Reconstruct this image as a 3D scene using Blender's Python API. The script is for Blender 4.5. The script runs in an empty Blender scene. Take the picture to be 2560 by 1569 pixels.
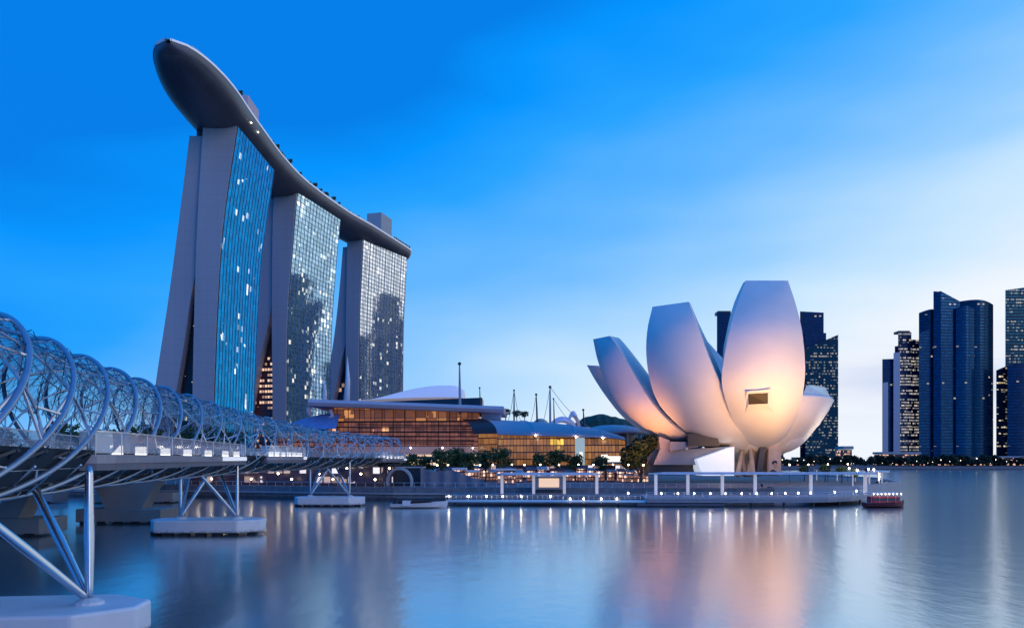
import bpy, bmesh, math, random
from mathutils import Vector, Matrix
R = math.radians
random.seed(7)
S = bpy.context.scene
COL = S.collection
# ---------------------------------------------------------------- camera
cam_d = bpy.data.cameras.new('camera'); cam = bpy.data.objects.new('camera', cam_d); COL.objects.link(cam)
CAMZ = 10.0; F = 780.0; HY = 458.0; K = 2.40625
cam.location = (0, 0, CAMZ); cam.rotation_euler = (R(90), 0, 0)
cam_d.sensor_width = 36; cam_d.lens = 36 * F / 1024; cam_d.shift_y = (HY - 313.5) / 1024
cam_d.clip_start = 0.5; cam_d.clip_end = 12000
S.camera = cam
# ---------------------------------------------------------------- view / cycles
S.view_settings.view_transform = 'Standard'; S.view_settings.look = 'None'
S.view_settings.exposure = 0.0; S.view_settings.gamma = 1.0
S.cycles.use_denoising = True
try: S.cycles.denoiser = 'OPENIMAGEDENOISE'
except Exception: pass
S.cycles.max_bounces = 8; S.cycles.glossy_bounces = 4; S.cycles.transparent_max_bounces = 24
S.cycles.sample_clamp_indirect = 6.0
S.cycles.caustics_reflective = False; S.cycles.caustics_refractive = False
# ---------------------------------------------------------------- world: dusk sky
W = bpy.data.worlds.new('World'); S.world = W; W.use_nodes = True
def sky():
    nt = W.node_tree; N = nt.nodes; L = nt.links; N.clear()
    out = N.new('ShaderNodeOutputWorld'); bg = N.new('ShaderNodeBackground'); L.new(bg.outputs[0], out.inputs[0])
    tc = N.new('ShaderNodeTexCoord'); sep = N.new('ShaderNodeSeparateXYZ'); L.new(tc.outputs['Generated'], sep.inputs[0])
    def M(op, a, b=None, c=None, clamp=False):
        m = N.new('ShaderNodeMath'); m.operation = op; m.use_clamp = clamp
        for i, v in enumerate((a, b, c)):
            if v is None: continue
            if hasattr(v, 'links'): L.new(v, m.inputs[i])
            else: m.inputs[i].default_value = v
        return m.outputs[0]
    x, y, z = sep.outputs[0], sep.outputs[1], sep.outputs[2]
    hl = M('SQRT', M('ADD', M('ADD', M('MULTIPLY', x, x), M('MULTIPLY', y, y)), 1e-5))
    nx = M('DIVIDE', x, hl)
    e = M('MAXIMUM', z, 0.0)
    # soft cloud bands: noise stretched along the horizon
    mp = N.new('ShaderNodeMapping'); mp.inputs['Scale'].default_value = (2.0, 2.0, 7.0); L.new(tc.outputs['Generated'], mp.inputs[0])
    nz = N.new('ShaderNodeTexNoise'); nz.inputs['Scale'].default_value = 1.6; nz.inputs['Detail'].default_value = 3; nz.inputs['Roughness'].default_value = .45
    L.new(mp.outputs[0], nz.inputs['Vector'])
    cl = M('SUBTRACT', nz.outputs[0], 0.5)
    t = M('ADD', M('ADD', 0.96, M('MULTIPLY', e, -1.90)), M('MULTIPLY', nx, 0.68))
    t = M('ADD', t, M('MULTIPLY', cl, 0.30))
    t = M('SUBTRACT', t, M('MULTIPLY', M('MULTIPLY', y, -1.6, clamp=True), 0.5))   # darker away from the afterglow
    # deep blue patch low in the east
    left = M('MULTIPLY', M('SUBTRACT', M('MULTIPLY', nx, -1.0), 0.38), 4.0, clamp=True)
    low = M('SUBTRACT', 1.0, M('MULTIPLY', M('ABSOLUTE', M('SUBTRACT', e, 0.115)), 13.0), clamp=True)
    t = M('SUBTRACT', t, M('MULTIPLY', M('MULTIPLY', left, low), 0.22))
    t = M('ADD', t, 0.0, clamp=True)
    cr = N.new('ShaderNodeValToRGB'); L.new(t, cr.inputs[0]); r = cr.color_ramp
    stops = [(0.0, (0.000, 0.21, 0.82)), (0.14, (0.000, 0.30, 1.0)), (0.3, (0.02, 0.37, 1.0)), (0.5, (0.13, 0.48, 1.0)),
             (0.68, (0.32, 0.63, 1.0)), (0.85, (0.60, 0.81, 1.0)), (1.0, (0.88, 0.93, 1.0))]
    r.elements[0].position = stops[0][0]; r.elements[0].color = (*stops[0][1], 1)
    r.elements[1].position = stops[-1][0]; r.elements[1].color = (*stops[-1][1], 1)
    for p, c in stops[1:-1]:
        q = r.elements.new(p); q.color = (*c, 1)
    # lilac cloud bank low in the west
    cb = N.new('ShaderNodeMapping'); cb.inputs['Scale'].default_value = (2.4, 2.4, 15.0); L.new(tc.outputs['Generated'], cb.inputs[0])
    n2 = N.new('ShaderNodeTexNoise'); n2.inputs['Scale'].default_value = 1.4; n2.inputs['Detail'].default_value = 4; L.new(cb.outputs[0], n2.inputs['Vector'])
    band = M('SUBTRACT', 1.0, M('MULTIPLY', M('ABSOLUTE', M('SUBTRACT', e, 0.09)), 16.0), clamp=True)
    west = M('MULTIPLY', M('SUBTRACT', nx, 0.30), 6.0, clamp=True)
    cf = M('MULTIPLY', M('MULTIPLY', band, west), M('MULTIPLY', M('SUBTRACT', n2.outputs[0], 0.36), 4.0, clamp=True))
    mx = N.new('ShaderNodeMix'); mx.data_type = 'RGBA'; L.new(M('MULTIPLY', cf, 0.6), mx.inputs[0])
    L.new(cr.outputs[0], mx.inputs[6]); mx.inputs[7].default_value = (0.42, 0.53, 0.86, 1)
    # the physical dusk sky, with the sun just below the horizon in the west, added underneath
    sk = N.new('ShaderNodeTexSky'); sk.sky_type = 'NISHITA'; sk.sun_disc = False
    sk.sun_elevation = R(1.0); sk.sun_rotation = R(75); sk.air_density = 1.5
    ad = N.new('ShaderNodeMix'); ad.data_type = 'RGBA'; ad.inputs[0].default_value = 0.004
    L.new(mx.outputs[2], ad.inputs[6]); L.new(sk.outputs[0], ad.inputs[7])
    L.new(ad.outputs[2], bg.inputs[0]); bg.inputs[1].default_value = 1.0
sky()
# weak rosy after-glow
sd = bpy.data.lights.new('sun', 'SUN'); sun = bpy.data.objects.new('sun', sd); COL.objects.link(sun)
sd.energy = 0.40; sd.angle = R(25); sd.color = (1.0, 0.72, 0.72)
sun.rotation_euler = (R(72), 0, R(38))
# ---------------------------------------------------------------- helpers
def P(ox, oy, d):
    return Vector(((ox / K - 512) * d / F, d, CAMZ + (HY - oy / K) * d / F))
def px2(px, py, d): return P(px * K, py * K, d)
class MB:
    def __init__(s): s.v = []; s.f = []; s.uv = {}
    def add(s, vs, fs, uvs=None):
        o = len(s.v); s.v += [tuple(v) for v in vs]
        for i, f in enumerate(fs):
            if uvs: s.uv[len(s.f)] = uvs[i]
            s.f.append([o + k for k in f])
        return s
    def box(s, x0, x1, y0, y1, z0, z1):
        return s.add([(x0,y0,z0),(x1,y0,z0),(x1,y1,z0),(x0,y1,z0),(x0,y0,z1),(x1,y0,z1),(x1,y1,z1),(x0,y1,z1)],
                     [(0,3,2,1),(4,5,6,7),(0,1,5,4),(1,2,6,5),(2,3,7,6),(3,0,4,7)])
    def obox(s, c, u, L_, Wd, z0, z1):
        """box centred on c (x,y), long axis u, length L_, width Wd"""
        u = Vector((u[0], u[1])).normalized(); n = Vector((-u.y, u.x)); c = Vector((c[0], c[1]))
        q = [c - u*L_/2 - n*Wd/2, c + u*L_/2 - n*Wd/2, c + u*L_/2 + n*Wd/2, c - u*L_/2 + n*Wd/2]
        return s.prism(q, z0, z1)
    def prism(s, poly, z0, z1):
        """extruded footprint; z1 may be a list of per-corner heights; sides carry metre UVs"""
        n = len(poly); top = z1 if isinstance(z1, (list, tuple)) else [z1]*n
        a = sum(poly[i][0]*poly[(i+1) % n][1] - poly[(i+1) % n][0]*poly[i][1] for i in range(n))
        poly = list(poly)
        if a < 0: poly.reverse(); top = list(reversed(top))
        vs = [(p[0], p[1], z0) for p in poly] + [(p[0], p[1], t) for p, t in zip(poly, top)]
        fs = [tuple(reversed(range(n))), tuple(range(n, 2*n))]; uv = [[(0,0)]*n, [(0,0)]*n]
        d = 0
        for i in range(n):
            j = (i+1) % n; l = math.hypot(poly[j][0]-poly[i][0], poly[j][1]-poly[i][1])
            fs.append((i, j, n+j, n+i)); uv.append([(d, z0), (d+l, z0), (d+l, top[j]), (d, top[i])]); d += l
        return s.add(vs, fs, uv)
    def tube(s, pts, r, n=6, cap=True, closed=False):
        pts = [Vector(p) for p in pts]; m = len(pts); rr = r if isinstance(r, (list, tuple)) else [r]*m
        vs = []; up = Vector((0,0,1)); prev = None
        for i, p in enumerate(pts):
            t = (pts[min(i+1, m-1)] - pts[max(i-1, 0)])
            t = t.normalized() if t.length > 1e-9 else Vector((0,0,1))
            if prev is None:
                a = t.cross(up);
                if a.length < 1e-3: a = t.cross(Vector((1,0,0)))
                a.normalize()
            else:
                a = prev - t * prev.dot(t)
                a = a.normalized() if a.length > 1e-6 else t.orthogonal().normalized()
            prev = a; b = t.cross(a)
            for k in range(n):
                w = 2*math.pi*k/n; vs.append(p + (a*math.cos(w) + b*math.sin(w))*rr[i])
        fs = [(i*n+k, i*n+(k+1) % n, (i+1)*n+(k+1) % n, (i+1)*n+k) for i in range(m-1) for k in range(n)]
        if cap: fs += [tuple(reversed(range(n))), tuple(range((m-1)*n, m*n))]
        return s.add(vs, fs)
    def grid(s, rows, close=False, uvs=None):
        m = len(rows); n = len(rows[0]); vs = [v for r_ in rows for v in r_]; fs = []; uv = [] if uvs else None
        for i in range(m-1):
            for k in range(n if close else n-1):
                k2 = (k+1) % n; fs.append((i*n+k, i*n+k2, (i+1)*n+k2, (i+1)*n+k))
                if uvs: uv.append([uvs[i][k], uvs[i][k2], uvs[i+1][k2], uvs[i+1][k]])
        return s.add(vs, fs, uv)
    def lathe(s, prof, c, n=32):
        rows = [[(c[0]+r_*math.cos(2*math.pi*k/n), c[1]+r_*math.sin(2*math.pi*k/n), z) for k in range(n)] for r_, z in prof]
        return s.grid(rows, close=True)
    def ball(s, c, rx, ry=None, rz=None, n=10):
        ry = ry or rx; rz = rz or rx; rows = []
        for i in range(n//2+1):
            a = -math.pi/2 + math.pi*i/(n//2)
            rows.append([(c[0]+rx*math.cos(a)*math.cos(2*math.pi*k/n), c[1]+ry*math.cos(a)*math.sin(2*math.pi*k/n), c[2]+rz*math.sin(a)) for k in range(n)])
        return s.grid(rows, close=True)
    def build(s, name, mat, parent=None, smooth=False, bevel=0):
        me = bpy.data.meshes.new(name); me.from_pydata(s.v, [], s.f)
        if s.uv:
            ul = me.uv_layers.new(name='UVMap'); k = 0
            for i, f in enumerate(s.f):
                u = s.uv.get(i)
                for j in range(len(f)):
                    ul.data[k].uv = u[j] if u else (0, 0); k += 1
        me.validate(); me.update()
        if smooth:
            for p in me.polygons: p.use_smooth = True
        me.materials.append(mat)
        o = bpy.data.objects.new(name, me); COL.objects.link(o)
        if parent: o.parent = parent
        if bevel:
            b = o.modifiers.new('bevel', 'BEVEL'); b.width = bevel; b.segments = 2; b.limit_method = 'ANGLE'
        if smooth == 'auto':
            e = o.modifiers.new('split', 'EDGE_SPLIT'); e.split_angle = R(35)
        return o
def tag(o, label=None, cat=None, group=None, kind=None):
    if label: o['label'] = label
    if cat: o['category'] = cat
    if group: o['group'] = group
    if kind: o['kind'] = kind
    return o
def empty(name, label, cat, group=None, loc=(0,0,0)):
    o = bpy.data.objects.new(name, None); COL.objects.link(o); o.location = loc; o.empty_display_size = .1
    return tag(o, label, cat, group)
def copy_tree(o, parent=None, n=None):
    c = o.copy(); COL.objects.link(c); c.parent = parent
    for ch in [x for x in KIDS(o)]: copy_tree(ch, c)
    return c
def KIDS(o): return [x for x in list(COL.objects) if x.parent == o]
def lerp(a, b, t): return a + (b-a)*t
def interp(pts, t):
    """piecewise-linear over a list of (key, value) sorted by key"""
    if t <= pts[0][0]: return pts[0][1]
    for (a, va), (b, vb) in zip(pts, pts[1:]):
        if t <= b: return va + (vb-va)*(t-a)/(b-a)
    return pts[-1][1]
def resample(pts, n):
    """Catmull-Rom through the points, resampled to n by arc length"""
    pts = [Vector(p) for p in pts]; d = []
    q = [pts[0]*2-pts[1]] + pts + [pts[-1]*2-pts[-2]]
    for i in range(len(pts)-1):
        p0, p1, p2, p3 = q[i:i+4]
        for k in range(16):
            t = k/16; d.append(.5*((2*p1)+(p2-p0)*t+(2*p0-5*p1+4*p2-p3)*t*t+(3*p1-p0-3*p2+p3)*t**3))
    d.append(pts[-1]); L = [0]
    for a, b in zip(d, d[1:]): L.append(L[-1]+(b-a).length)
    out = []; j = 0
    for i in range(n):
        t = L[-1]*i/(n-1)
        while j < len(L)-2 and L[j+1] < t: j += 1
        w = (t-L[j])/max(1e-9, L[j+1]-L[j]); out.append(d[j].lerp(d[j+1], min(1, w)))
    return out
# ---------------------------------------------------------------- materials
def mat(name, col, rough=.6, metal=0, var=.12, scale=.5, emit=None, es=0, bump=0, bscale=4, spec=None, stretch=None, tide=None, joint=None):
    m = bpy.data.materials.new(name); m.use_nodes = True; nt = m.node_tree; N = nt.nodes; L = nt.links
    b = N['Principled BSDF']; b.inputs['Roughness'].default_value = rough; b.inputs['Metallic'].default_value = metal
    if spec is not None: b.inputs['IOR'].default_value = spec
    tc = N.new('ShaderNodeTexCoord'); vec = tc.outputs['Object']
    if stretch:
        mp = N.new('ShaderNodeMapping'); mp.inputs['Scale'].default_value = stretch; L.new(vec, mp.inputs[0]); vec = mp.outputs[0]
    nz = N.new('ShaderNodeTexNoise'); nz.inputs['Scale'].default_value = scale; nz.inputs['Detail'].default_value = 5; L.new(vec, nz.inputs['Vector'])
    cr = N.new('ShaderNodeMapRange'); cr.inputs[1].default_value = .3; cr.inputs[2].default_value = .7; cr.inputs[3].default_value = 1-var; cr.inputs[4].default_value = 1+var
    L.new(nz.outputs[0], cr.inputs[0])
    vm = N.new('ShaderNodeVectorMath'); vm.operation = 'SCALE'; vm.inputs[0].default_value = col[:3]; L.new(cr.outputs[0], vm.inputs[3])
    outc = vm.outputs[0]
    def mn(op, a, b_):
        q = N.new('ShaderNodeMath'); q.operation = op
        for i_, v_ in enumerate((a, b_)):
            if hasattr(v_, 'links'): L.new(v_, q.inputs[i_])
            else: q.inputs[i_].default_value = v_
        return q.outputs[0]
    if tide or joint:
        sx = N.new('ShaderNodeSeparateXYZ'); L.new(tc.outputs['Object'], sx.inputs[0])
    if tide:   # weed and scum line left by the tide, ragged upper edge
        nt2 = N.new('ShaderNodeTexNoise'); nt2.inputs['Scale'].default_value = 2.2; L.new(tc.outputs['Object'], nt2.inputs['Vector'])
        edge = mn('ADD', sx.outputs[2], mn('MULTIPLY', mn('SUBTRACT', nt2.outputs[0], .5), .9))
        mr = N.new('ShaderNodeMapRange'); mr.inputs[1].default_value = tide-.35; mr.inputs[2].default_value = tide+.15; mr.inputs[3].default_value = .42; L.new(edge, mr.inputs[0])
        v2 = N.new('ShaderNodeVectorMath'); v2.operation = 'SCALE'; L.new(outc, v2.inputs[0]); L.new(mr.outputs[0], v2.inputs[3]); outc = v2.outputs[0]
    if joint:   # panel joints: (vertical pitch, horizontal pitch, darkness)
        jz = mn('LESS_THAN', mn('FRACT', mn('DIVIDE', sx.outputs[2], joint[0]), 0), .05)
        ju = mn('LESS_THAN', mn('FRACT', mn('DIVIDE', mn('ADD', sx.outputs[0], sx.outputs[1]), joint[1]), 0), .05)
        f_ = mn('SUBTRACT', 1.0, mn('MULTIPLY', mn('MAXIMUM', jz, ju), joint[2]))
        v3 = N.new('ShaderNodeVectorMath'); v3.operation = 'SCALE'; L.new(outc, v3.inputs[0]); L.new(f_, v3.inputs[3]); outc = v3.outputs[0]
    L.new(outc, b.inputs['Base Color'])
    rr = N.new('ShaderNodeMapRange'); rr.inputs[3].default_value = max(0, rough*.85); rr.inputs[4].default_value = min(1, rough*1.15); L.new(nz.outputs[0], rr.inputs[0]); L.new(rr.outputs[0], b.inputs['Roughness'])
    if emit: b.inputs['Emission Color'].default_value = (*emit, 1); b.inputs['Emission Strength'].default_value = es
    if bump:
        n2 = N.new('ShaderNodeTexNoise'); n2.inputs['Scale'].default_value = bscale; n2.inputs['Detail'].default_value = 6; L.new(vec, n2.inputs['Vector'])
        bp = N.new('ShaderNodeBump'); bp.inputs['Strength'].default_value = bump; L.new(n2.outputs[0], bp.inputs['Height']); L.new(bp.outputs[0], b.inputs['Normal'])
    return m
def facade(name, base, pw, ph, frac, lit=(1, .85, .6), es=2.0, mu=.12, mv=.2, mcol=(.03,.04,.06), rough=.08, metal=.6, cluster=.05, bump=0.0, lit2=None, mrough=.4, rowk=1.0, amb=None, ambs=0, thr=.38, sharp=5.0, stint=None, ior=None):
    """curtain wall from metre UVs: panes pw x ph, dark mullions, some panes lit"""
    m = bpy.data.materials.new(name); m.use_nodes = True; nt = m.node_tree; N = nt.nodes; L = nt.links
    b = N['Principled BSDF']
    if stint: b.inputs['Specular Tint'].default_value = (*stint, 1)
    if ior: b.inputs['IOR'].default_value = ior
    def M(op, a, b_=None, clamp=False):
        q = N.new('ShaderNodeMath'); q.operation = op; q.use_clamp = clamp
        for i, v in enumerate((a, b_)):
            if v is None: continue
            if hasattr(v, 'links'): L.new(v, q.inputs[i])
            else: q.inputs[i].default_value = v
        return q.outputs[0]
    uv = N.new('ShaderNodeUVMap'); sp = N.new('ShaderNodeSeparateXYZ'); L.new(uv.outputs[0], sp.inputs[0])
    u = M('DIVIDE', sp.outputs[0], pw); v = M('DIVIDE', sp.outputs[1], ph)
    fu, fv = M('FRACT', u), M('FRACT', v); iu, iv = M('FLOOR', u), M('FLOOR', v)
    cm = N.new('ShaderNodeCombineXYZ'); L.new(iu, cm.inputs[0]); L.new(iv, cm.inputs[1])
    wn = N.new('ShaderNodeTexWhiteNoise'); wn.noise_dimensions = '2D'; L.new(cm.outputs[0], wn.inputs[0])
    nz = N.new('ShaderNodeTexNoise'); nz.inputs['Scale'].default_value = cluster; nz.inputs['Detail'].default_value = 2; mpp = N.new('ShaderNodeMapping'); mpp.inputs['Scale'].default_value = (1, rowk, 1); L.new(uv.outputs[0], mpp.inputs[0]); L.new(mpp.outputs[0], nz.inputs['Vector'])
    boost = M('MULTIPLY', M('SUBTRACT', nz.outputs[0], thr), sharp, clamp=True)
    on = M('LESS_THAN', wn.outputs[0], M('MULTIPLY', boost, frac))
    win = M('MULTIPLY', M('GREATER_THAN', fu, mu), M('GREATER_THAN', fv, mv))
    lit_m = M('MULTIPLY', on, win)
    w2 = N.new('ShaderNodeTexWhiteNoise'); w2.noise_dimensions = '3D'; c3 = N.new('ShaderNodeCombineXYZ'); L.new(iu, c3.inputs[0]); L.new(iv, c3.inputs[1]); c3.inputs[2].default_value = 5.3; L.new(c3.outputs[0], w2.inputs[0])
    # glass tint varies a little from pane to pane
    vm = N.new('ShaderNodeVectorMath'); vm.operation = 'SCALE'; vm.inputs[0].default_value = base
    L.new(M('ADD', .75, M('MULTIPLY', w2.outputs[0], .5)), vm.inputs[3])
    mx = N.new('ShaderNodeMix'); mx.data_type = 'RGBA'; L.new(win, mx.inputs[0]); mx.inputs[6].default_value = (*mcol, 1); L.new(vm.outputs[0], mx.inputs[7])
    L.new(mx.outputs[2], b.inputs['Base Color'])
    L.new(M('MULTIPLY', win, metal), b.inputs['Metallic'])
    L.new(M('ADD', mrough, M('MULTIPLY', win, rough-mrough)), b.inputs['Roughness'])
    ec = N.new('ShaderNodeMix'); ec.data_type = 'RGBA'; L.new(w2.outputs[0], ec.inputs[0]); ec.inputs[6].default_value = (*lit, 1); ec.inputs[7].default_value = (*(lit2 or lit), 1)
    est = M('MULTIPLY', lit_m, M('MULTIPLY', M('ADD', .25, w2.outputs[0]), es))
    if amb:   # dim room light behind every pane
        nf = N.new('ShaderNodeTexNoise'); nf.inputs['Scale'].default_value = .35; nf.inputs['Detail'].default_value = 4; L.new(uv.outputs[0], nf.inputs['Vector'])
        a_s = M('MULTIPLY', win, M('MULTIPLY', M('ADD', .3, M('ADD', w2.outputs[0], nf.outputs[0])), ambs))
        e2 = N.new('ShaderNodeMix'); e2.data_type = 'RGBA'; L.new(lit_m, e2.inputs[0]); e2.inputs[6].default_value = (*amb, 1); L.new(ec.outputs[2], e2.inputs[7])
        L.new(e2.outputs[2], b.inputs['Emission Color']); L.new(M('ADD', est, a_s), b.inputs['Emission Strength'])
    else:
        L.new(ec.outputs[2], b.inputs['Emission Color']); L.new(est, b.inputs['Emission Strength'])
    if bump:
        nb = N.new('ShaderNodeTexNoise'); nb.inputs['Scale'].default_value = .11; nb.inputs['Detail'].default_value = 3; L.new(uv.outputs[0], nb.inputs['Vector'])
        bp = N.new('ShaderNodeBump'); bp.inputs['Strength'].default_value = bump; bp.inputs['Distance'].default_value = 1.0; L.new(nb.outputs[0], bp.inputs['Height']); L.new(bp.outputs[0], b.inputs['Normal'])
    return m
def emis(name, col, s):
    return mat(name, (.8,.8,.8), .5, emit=col, es=s, var=.02)
M_conc = mat('pale_concrete', (.42,.43,.46), .75, var=.07, scale=.25, bump=.05, bscale=3)
M_endwall = mat('end_wall_panels', (.38,.38,.43), .6, var=.08, scale=.05, stretch=(1,1,.15), joint=(6.8, 5.5, .12))
M_white = mat('white_paint', (.72,.74,.78), .45, var=.05)
M_hull = mat('hull_cladding', (.13,.135,.17), .42, metal=.35, var=.14, scale=.08, joint=(40, 4.5, .25))
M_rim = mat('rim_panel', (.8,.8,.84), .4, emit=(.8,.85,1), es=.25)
M_steel = mat('stainless_steel', (.36,.40,.48), .3, metal=.6, var=.08, scale=1.5)
M_steelw = mat('bright_steel', (.78,.80,.84), .34, metal=.55, var=.1, scale=2)
M_dark = mat('dark_steel', (.045,.05,.065), .35, metal=.5)
M_dark2 = mat('dark_opening', (.012,.014,.02), .3)
M_quay = mat('quay_granite', (.20,.21,.24), .7, var=.25, scale=.8, bump=.1, tide=.9, joint=(1.1, 2.6, .2))
M_pave = mat('paving', (.15,.15,.17), .7, var=.12, scale=.6)
M_land = mat('city_ground', (.06,.065,.07), .9, var=.3, scale=.02)
M_petal = mat('museum_cladding', (.80,.78,.77), .6, var=.05, scale=.12)
M_roofb = mat('mall_roof_metal', (.64,.50,.54), .85, metal=.0, var=.05, scale=.2)
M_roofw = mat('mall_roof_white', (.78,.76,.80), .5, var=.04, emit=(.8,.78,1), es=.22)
M_beige = mat('beige_stone', (.50,.40,.33), .7, var=.1)
M_leaf = mat('foliage', (.06,.11,.035), .6, var=.5, scale=1.2)
M_leafd = mat('dark_foliage', (.018,.042,.022), .65, var=.5, scale=1.2)
M_bark = mat('bark', (.10,.075,.055), .8)
M_lampw = emis('lamp_glow_white', (1,.88,.70), 24)
M_lampo = emis('lamp_glow_warm', (1,.78,.5), 22)
M_shopw = emis('shop_glow', (1,.72,.45), 1.3)
M_shopp = emis('shop_glow_pink', (1,.62,.52), .9)
M_red = mat('red_paint', (.62,.03,.05), .4)
M_black = mat('black_rubber_and_shade', (.012,.012,.014), .7)
def glass(name, col, alpha, rough=.05, metal=.2):
    m = bpy.data.materials.new(name); m.use_nodes = True; N = m.node_tree.nodes; L = m.node_tree.links
    b = N['Principled BSDF']; b.inputs['Base Color'].default_value = (*col, 1); b.inputs['Roughness'].default_value = rough; b.inputs['Metallic'].default_value = metal
    tr = N.new('ShaderNodeBsdfTransparent'); mx = N.new('ShaderNodeMixShader'); mx.inputs[0].default_value = alpha
    L.new(tr.outputs[0], mx.inputs[1]); L.new(b.outputs[0], mx.inputs[2]); L.new(mx.outputs[0], N['Material Output'].inputs[0])
    return m
M_balg = glass('balustrade_glass', (.45,.55,.68), .42)
M_skyg = glass('roof_glass', (.4,.6,.7), .6)
def canopy_mat():
    m = glass('perforated_canopy', (.03,.17,.33), .3, .35, .2); N = m.node_tree.nodes; L = m.node_tree.links
    tc = N.new('ShaderNodeTexCoord'); vo = N.new('ShaderNodeTexVoronoi'); vo.feature = 'DISTANCE_TO_EDGE'; vo.inputs['Scale'].default_value = .9
    L.new(tc.outputs['Object'], vo.inputs['Vector'])
    lt = N.new('ShaderNodeMapRange'); lt.inputs[1].default_value = .02; lt.inputs[2].default_value = .05; lt.inputs[3].default_value = .85; lt.inputs[4].default_value = .30
    L.new(vo.outputs[0], lt.inputs[0]); mx = [n for n in N if n.type == 'MIX_SHADER'][0]; L.new(lt.outputs[0], mx.inputs[0])
    return m
M_canopy = canopy_mat()
# ---------------------------------------------------------------- setting
def water():
    m = bpy.data.materials.new('bay_water'); m.use_nodes = True; N = m.node_tree.nodes; L = m.node_tree.links
    b = N['Principled BSDF']; b.inputs['Base Color'].default_value = (.66,.73,.74,1); b.inputs['Metallic'].default_value = .85; b.inputs['Roughness'].default_value = .19; b.inputs['IOR'].default_value = 1.6
    tc = N.new('ShaderNodeTexCoord')
    hs = []
    for sc, st in ((.35, (1, .55, 1)), (1.6, (1, .4, 1))):
        mp = N.new('ShaderNodeMapping'); mp.inputs['Scale'].default_value = st; L.new(tc.outputs['Object'], mp.inputs[0])
        nz = N.new('ShaderNodeTexNoise'); nz.inputs['Scale'].default_value = sc; nz.inputs['Detail'].default_value = 3; L.new(mp.outputs[0], nz.inputs['Vector']); hs.append(nz.outputs[0])
    ad = N.new('ShaderNodeMath'); ad.operation = 'MULTIPLY_ADD'; L.new(hs[1], ad.inputs[0]); ad.inputs[1].default_value = .3; L.new(hs[0], ad.inputs[2])
    bp = N.new('ShaderNodeBump'); bp.inputs['Strength'].default_value = .12; bp.inputs['Distance'].default_value = .3; L.new(ad.outputs[0], bp.inputs['Height']); L.new(bp.outputs[0], b.inputs['Normal'])
    w = MB().add([(-6000,-300,0),(6000,-300,0),(6000,9000,0),(-6000,9000,0)], [(0,1,2,3)]).build('water', m)
    tag(w, 'smooth long exposure bay water mirroring the evening sky', 'water', kind='structure')
water()
LZ = 3.0
land = [(-5000,205),(-180,205),(-87,203),(-28,186),(60,180),(82,184),(112,225),(128,275),(120,350),(70,450),(70,700),(300,702),(700,702),(5000,690),(5000,8500),(-5000,8500)]
tag(MB().prism(land, -2, LZ).build('ground', M_pave), 'paved waterfront land round the bay', 'ground', kind='structure')
tag(MB().prism([(-5000,330),(60,330),(60,705),(5000,705),(5000,8400),(-5000,8400)], LZ-.5, LZ+.06).build('terrain', M_land), 'dark city land behind the waterfront', 'ground', kind='structure')
# ---------------------------------------------------------------- hotel towers
def on_plane(px, py, P0, v):
    k = (px-512)/F; y = (P0[0]*v[0] + P0[1]*v[1])/(k*v[0] + v[1]); x = k*y
    n = (v[1], -v[0]); s = (x-P0[0])*n[0] + (y-P0[1])*n[1]
    return s, CAMZ + (HY-py)*y/F
def prof(pts, P0, v):
    q = sorted([tuple(reversed(on_plane(a, b, P0, v))) for a, b in pts]); return q     # (z, s)
def smooth_prof(q, z):
    z0, z1 = q[0][0], q[-1][0]; n = len(q)
    # Catmull-Rom on the (z, s) table
    for i in range(n-1):
        if z <= q[i+1][0] or i == n-2:
            a, b = q[i], q[i+1]; p = q[i-1] if i else a; c = q[i+2] if i < n-2 else b
            h = b[0]-a[0]; t = (z-a[0])/h
            m0 = (b[1]-p[1])/(b[0]-p[0])*h; m1 = (c[1]-a[1])/(c[0]-a[0])*h
            t2, t3 = t*t, t*t*t
            return (2*t3-3*t2+1)*a[1] + (t3-2*t2+t)*m0 + (-2*t3+3*t2)*b[1] + (t3-t2)*m1
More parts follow.
